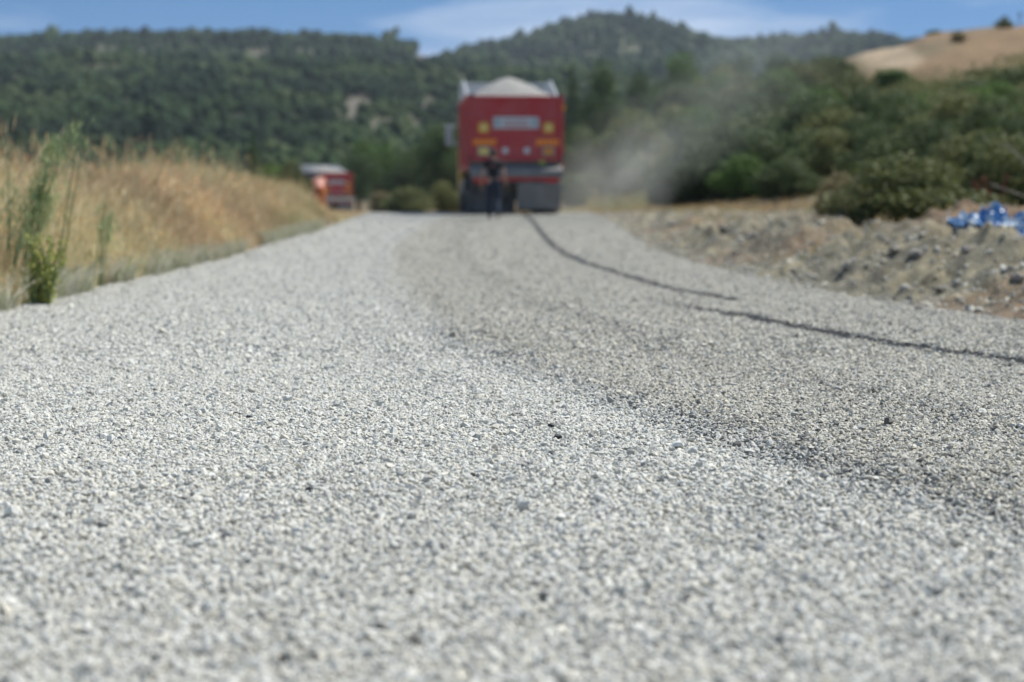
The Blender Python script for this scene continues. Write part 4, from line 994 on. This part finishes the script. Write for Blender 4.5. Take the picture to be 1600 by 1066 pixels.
stalky('wild_fennel', 'short feathery green weed at the left border in the dry grass', lx(4, 13.8), 13.8, 5, .04, M_FEN, M_STEM, .98, lean=(.12, 0), leafn=90, leaf_from=.5, spread=.12, wisps=True)
stalky('wild_fennel', 'sparse feathery weed in the grass right of the tallest one', lx(150, 15.5), 15.5, 4, .04, M_FEN, M_STEM, 1.12, lean=(.15, 0), leafn=60, leaf_from=.55, spread=.14, wisps=True)
stalky('broadleaf_weed', 'green weed low at the end of the dry grass by the crest', lx(503, 43.5), 43.5, 12, .04, M_YG, M_STEM, .36, leafn=40, leaf_from=.1, spread=.4)
# withered hanging twigs at the right border
stalky('withered_shrub', 'withered red brown shrub at the right border above the plastic sheet', lx(1552, 30), 30, 12, .06, M_RED, M_BARK, 1.15, cat='shrub', leafn=60, leaf_from=.35, spread=.30, lean=(.05, 0))
def twig(label, a, b, D):
    ax, bx = lx(a[0], D), lx(b[0], D); za, zb = r2z(D, a[1]), r2z(D, b[1]); bm = bmesh.new()
    base = Vector((bx, D, h1(bx, D))); A, B = Vector((ax, D, za)), Vector((bx, D, zb))
    cyl(bm, base - Vector((0, 0, .05)), B, .012, .008, 7); cyl(bm, B, A, .008, .003, 6)
    for f in (.3, .55, .8): p = B.lerp(A, f); cyl(bm, p, p + Vector((random.uniform(-.15, .05), random.uniform(-.1, .1), random.uniform(-.08, .14))), .003, .001, 5)
    tag(bm_obj('dead_branch', bm, simple('bleached_wood', (.42, .38, .33), .9)), label, 'branch')
twig('bleached bare branch slanting up left from the right border', (1566, 222), (1612, 268), 24)
twig('lower bleached branch slanting behind the blue plastic sheet', (1545, 288), (1615, 312), 24)

# ------------------------------------------------------------------ litter on the mound, rocks, posts on the hilltop
def crumpled(name, label, cat, cx_, cy_, sx, sy, sz, mat, seed, rz=0):
    n_ = 46; u = np.linspace(-1, 1, n_); V_, U_ = np.meshgrid(u, u, indexing='ij')
    xx = U_ * sx * (1 + .35 * (fbm(U_ * 2 + seed, V_ * 2, seed, 3) - .5)); yy = V_ * sy * (1 + .35 * (fbm(U_ * 2, V_ * 2 + seed, seed + 1, 3) - .5))
    r1 = 1 - np.abs(2 * fbm(U_ * 2.4 + seed, V_ * 2.4, seed + 2, 3) - 1); r2 = 1 - np.abs(2 * fbm(U_ * 6 + seed, V_ * 6, seed + 3, 2) - 1)
    edge = np.clip(1.15 - np.maximum(np.abs(U_), np.abs(V_)), 0, 1) ** .5
    zz = sz * (r1 ** 3 * .85 + r2 ** 2 * .28) * edge
    gz_ = H((cx_ + xx).ravel(), (cy_ + yy).ravel()).reshape(xx.shape) - h1(cx_, cy_)
    P = np.stack([xx, yy, zz + gz_ + .005], -1).reshape(-1, 3)
    ID_ = np.arange(n_ * n_).reshape(n_, n_); fq_ = np.stack([ID_[:-1, :-1], ID_[:-1, 1:], ID_[1:, 1:], ID_[1:, :-1]], -1).reshape(-1, 4)
    o = np_mesh(name, P, fq_, mat, smooth=False, loc=(cx_, cy_, h1(cx_, cy_))); s = o.modifiers.new('thickness', 'SOLIDIFY'); s.thickness = .004
    return tag(o, label, cat)
t = NT('blue_white_plastic'); c = t.ramp(t.noise(7, 4), [(.40, (.04, .14, .33)), (.50, (.05, .18, .38)), (.54, (.42, .48, .52)), (.60, (.38, .42, .45)), (.65, (.06, .19, .37)), (.8, (.45, .5, .53))])
t.col(c); t.p.inputs['Roughness'].default_value = .35
crumpled('plastic_sheet', 'crumpled blue and white plastic sheet lying on the rubble mound', 'plastic sheet', lx(1560, 18.9), 18.9, .42, .50, .23, t.m, 5)
M_PW = simple('white_plastic', (.66, .68, .68), .4, var=.3, scale=12)
crumpled('plastic_bag', 'small crumpled white plastic bag left of the blue sheet', 'plastic bag', lx(1489, 17.4), 17.4, .060, .06, .12, M_PW, 9)
crumpled('plastic_bag', 'tiny pale plastic scrap on the mound below the white bag', 'plastic scrap', lx(1512, 15.6), 15.6, .06, .05, .05, M_PW, 13)
M_ROCK = simple('pale_boulder', (.34, .31, .27), .9, var=.4, scale=14); M_ROCKD = simple('dark_boulder', (.27, .25, .21), .9, var=.4, scale=14)
def rock_obj(label, px, row, r, mat, d0=9):
    x, y = ground_at(px, row, d0, 60); bm = bmesh.new(); bmesh.ops.create_icosphere(bm, subdivisions=3, radius=r)
    s = random.uniform(0, 99)
    for v_ in bm.verts:
        d = v_.co.normalized(); q = mnoise.noise(d * 1.6 + Vector((s, 0, 0))) * .4 + mnoise.noise(d * 4 + Vector((0, s, 0))) * .14
        v_.co = Vector((v_.co.x * 1.2, v_.co.y, v_.co.z * .72)) * (1 + q)
    o = bm_obj('rock', bm, mat); o.location = (x, y, h1(x, y) + r * .25); o.rotation_euler = (0, 0, random.uniform(0, 6)); tag(o, label, 'rock', 'larger rocks lying on the rubble verge')
for a in [('pale jagged rock on the mound face below the white bag', 1432, 402, 0.056, M_ROCK), ('dark rock left of the pale jagged rock', 1398, 398, 0.043, M_ROCKD), ('flat buff rock near the upper mound', 1510, 395, 0.040, M_ROCK),
          ('dark boulder half sunk in the middle of the rubble', 1325, 420, 0.046, M_ROCKD), ('buff stone at the rubble foot beside the road', 1240, 425, 0.031, M_ROCK), ('dark clod on the lowest right rubble', 1470, 455, 0.037, M_ROCKD),
          ('grey rock at the right border of the rubble', 1590, 440, 0.043, M_ROCK), ('pale rock on the left hump of the verge', 1175, 372, 0.062, M_ROCK), ('dark rock on the left hump of the verge', 1130, 362, 0.062, M_ROCKD),
          ('grey boulder where the verge meets the crest', 1050, 352, 0.074, M_ROCK), ('small light stone under the yellowish shrub', 1385, 380, 0.031, M_ROCK), ('flat pale stone at the road edge on the right', 1440, 486, 0.037, M_ROCK)]:
    rock_obj(*a)
M_PEB = simple('dark_basalt', (.022, .023, .026), .6, scale=90)
for lab, px, row, r in [('black pebble lying on pale chippings, lowest of the dark ones near the middle', 872, 692, .0105), ('flat black pebble just above the lowest dark one', 863, 673, .010), ('small dark pebble topmost of the cluster near the middle', 871, 636, .008), ('dark grey pebble just below the middle of the picture', 862, 719, .0095),
                        ('dark pebble left of the middle in the sharp band', 368, 655, .0115), ('smaller dark pebble touching the one left of the middle', 386, 660, .009), ('bluish dark stone lower left on the soft gravel', 480, 777, .010)]:
    x, y = on_road(px, row); bm = bmesh.new(); bmesh.ops.create_icosphere(bm, subdivisions=2, radius=r); q_ = random.uniform(0, 50)
    for v_ in bm.verts: v_.co = Vector((v_.co.x * 1.15, v_.co.y * .9, v_.co.z * .75)) * (1 + .45 * mnoise.noise(v_.co.normalized() * 1.7 + Vector((q_, 0, 0))))
    o = bm_obj('pebble', bm, M_PEB); o.location = (x, y, float(zroad(np.array([y]))[0]) + .013); tag(o, lab, 'pebble', 'dark pebbles on the pale road')
M_POST = simple('weathered_post', (.12, .10, .085), .9)
for lab, px, top, r in [('taller dark wooden post on the tan hilltop', 1563, 28, .14), ('shorter thin post at the right end of the hilltop', 1586, 22, .07)]:
    D = 187; x = lx(px, D); z = h1(x, D); bm = bmesh.new(); hh = r2z(D, top) - z
    cyl(bm, (0, 0, -.4), (0, 0, hh), r, r * .8, 10); box(bm, (.02, 0, hh - .25), (r * 5, .09, .16))
    o = bm_obj('wooden_post', bm, M_POST); o.location = (x, D, z); tag(o, lab, 'post', 'posts on the hilltop')

# ------------------------------------------------------------------ dust raised by the truck, and the air
def volume_blob(name, label, pts, density, colr, scale, stretch=(1, 1, 1), lo=.42):
    """closed hull around the given ellipsoids' envelope, filled with patchy dust"""
    bm = bmesh.new()
    bmesh.ops.create_icosphere(bm, subdivisions=4, radius=1)
    (cx_, cy_, cz), (sx, sy, sz), ry_ = pts
    for v_ in bm.verts:
        d = v_.co.copy(); q = 1 + .22 * mnoise.noise(d * 1.7 + Vector((cx_, 0, 0)))
        v_.co = d * q
    m = bpy.data.materials.new(name + '_air'); m.use_nodes = True; nt = m.node_tree; nt.nodes.clear()
    out = nt.nodes.new('ShaderNodeOutputMaterial'); pv = nt.nodes.new('ShaderNodeVolumePrincipled'); nt.links.new(pv.outputs[0], out.inputs['Volume'])
    pv.inputs['Color'].default_value = (*colr, 1); pv.inputs['Anisotropy'].default_value = .2
    tc = nt.nodes.new('ShaderNodeTexCoord'); ns = nt.nodes.new('ShaderNodeTexNoise'); ns.inputs['Scale'].default_value = scale; ns.inputs['Detail'].default_value = 3
    nt.links.new(tc.outputs['Object'], ns.inputs['Vector'])
    ln = nt.nodes.new('ShaderNodeVectorMath'); ln.operation = 'LENGTH'; nt.links.new(tc.outputs['Object'], ln.inputs[0])
    mr = nt.nodes.new('ShaderNodeMapRange'); mr.inputs['From Min'].default_value = .95; mr.inputs['From Max'].default_value = .1; nt.links.new(ln.outputs['Value'], mr.inputs['Value'])
    mn = nt.nodes.new('ShaderNodeMapRange'); mn.inputs['From Min'].default_value = lo; mn.inputs['From Max'].default_value = .75; nt.links.new(ns.outputs['Fac'], mn.inputs['Value'])
    mu = nt.nodes.new('ShaderNodeMath'); mu.operation = 'MULTIPLY'; nt.links.new(mr.outputs[0], mu.inputs[0]); nt.links.new(mn.outputs[0], mu.inputs[1])
    m2 = nt.nodes.new('ShaderNodeMath'); m2.operation = 'MULTIPLY'; m2.inputs[1].default_value = density; nt.links.new(mu.outputs[0], m2.inputs[0]); nt.links.new(m2.outputs[0], pv.inputs['Density'])
    o = bm_obj(name, bm, m); o.location = (cx_, cy_, cz); o.scale = (sx, sy, sz); o.rotation_euler = (0, ry_, 0)
    tag(o, label, kind='stuff'); return o
volume_blob('dust', 'pale dust rolling off the right rear wheels of the red truck', ((3.0, 60, 1.1), (2.1, 6.5, 3.3), math.radians(38)), .12, (.90, .92, .86), 1.7, lo=.38)
volume_blob('dust', 'thin dust plume drifting up the slope right of the truck', ((7.2, 72, 4.0), (7.2, 9, 2.6), math.radians(-32)), .036, (.92, .93, .89), 1.7, lo=.34)
bm = bmesh.new(); box(bm, (0, 2200, 148), (6400, 4900, 304))
m = bpy.data.materials.new('hazy_air'); m.use_nodes = True; nt = m.node_tree; nt.nodes.clear()
out = nt.nodes.new('ShaderNodeOutputMaterial'); pv = nt.nodes.new('ShaderNodeVolumePrincipled'); nt.links.new(pv.outputs[0], out.inputs['Volume'])
pv.inputs['Color'].default_value = (.80, .89, 1.0, 1); pv.inputs['Density'].default_value = .00009; pv.inputs['Anisotropy'].default_value = .1
hz = bm_obj('haze', bm, m); tag(hz, 'thin summer haze over the valley', kind='stuff')
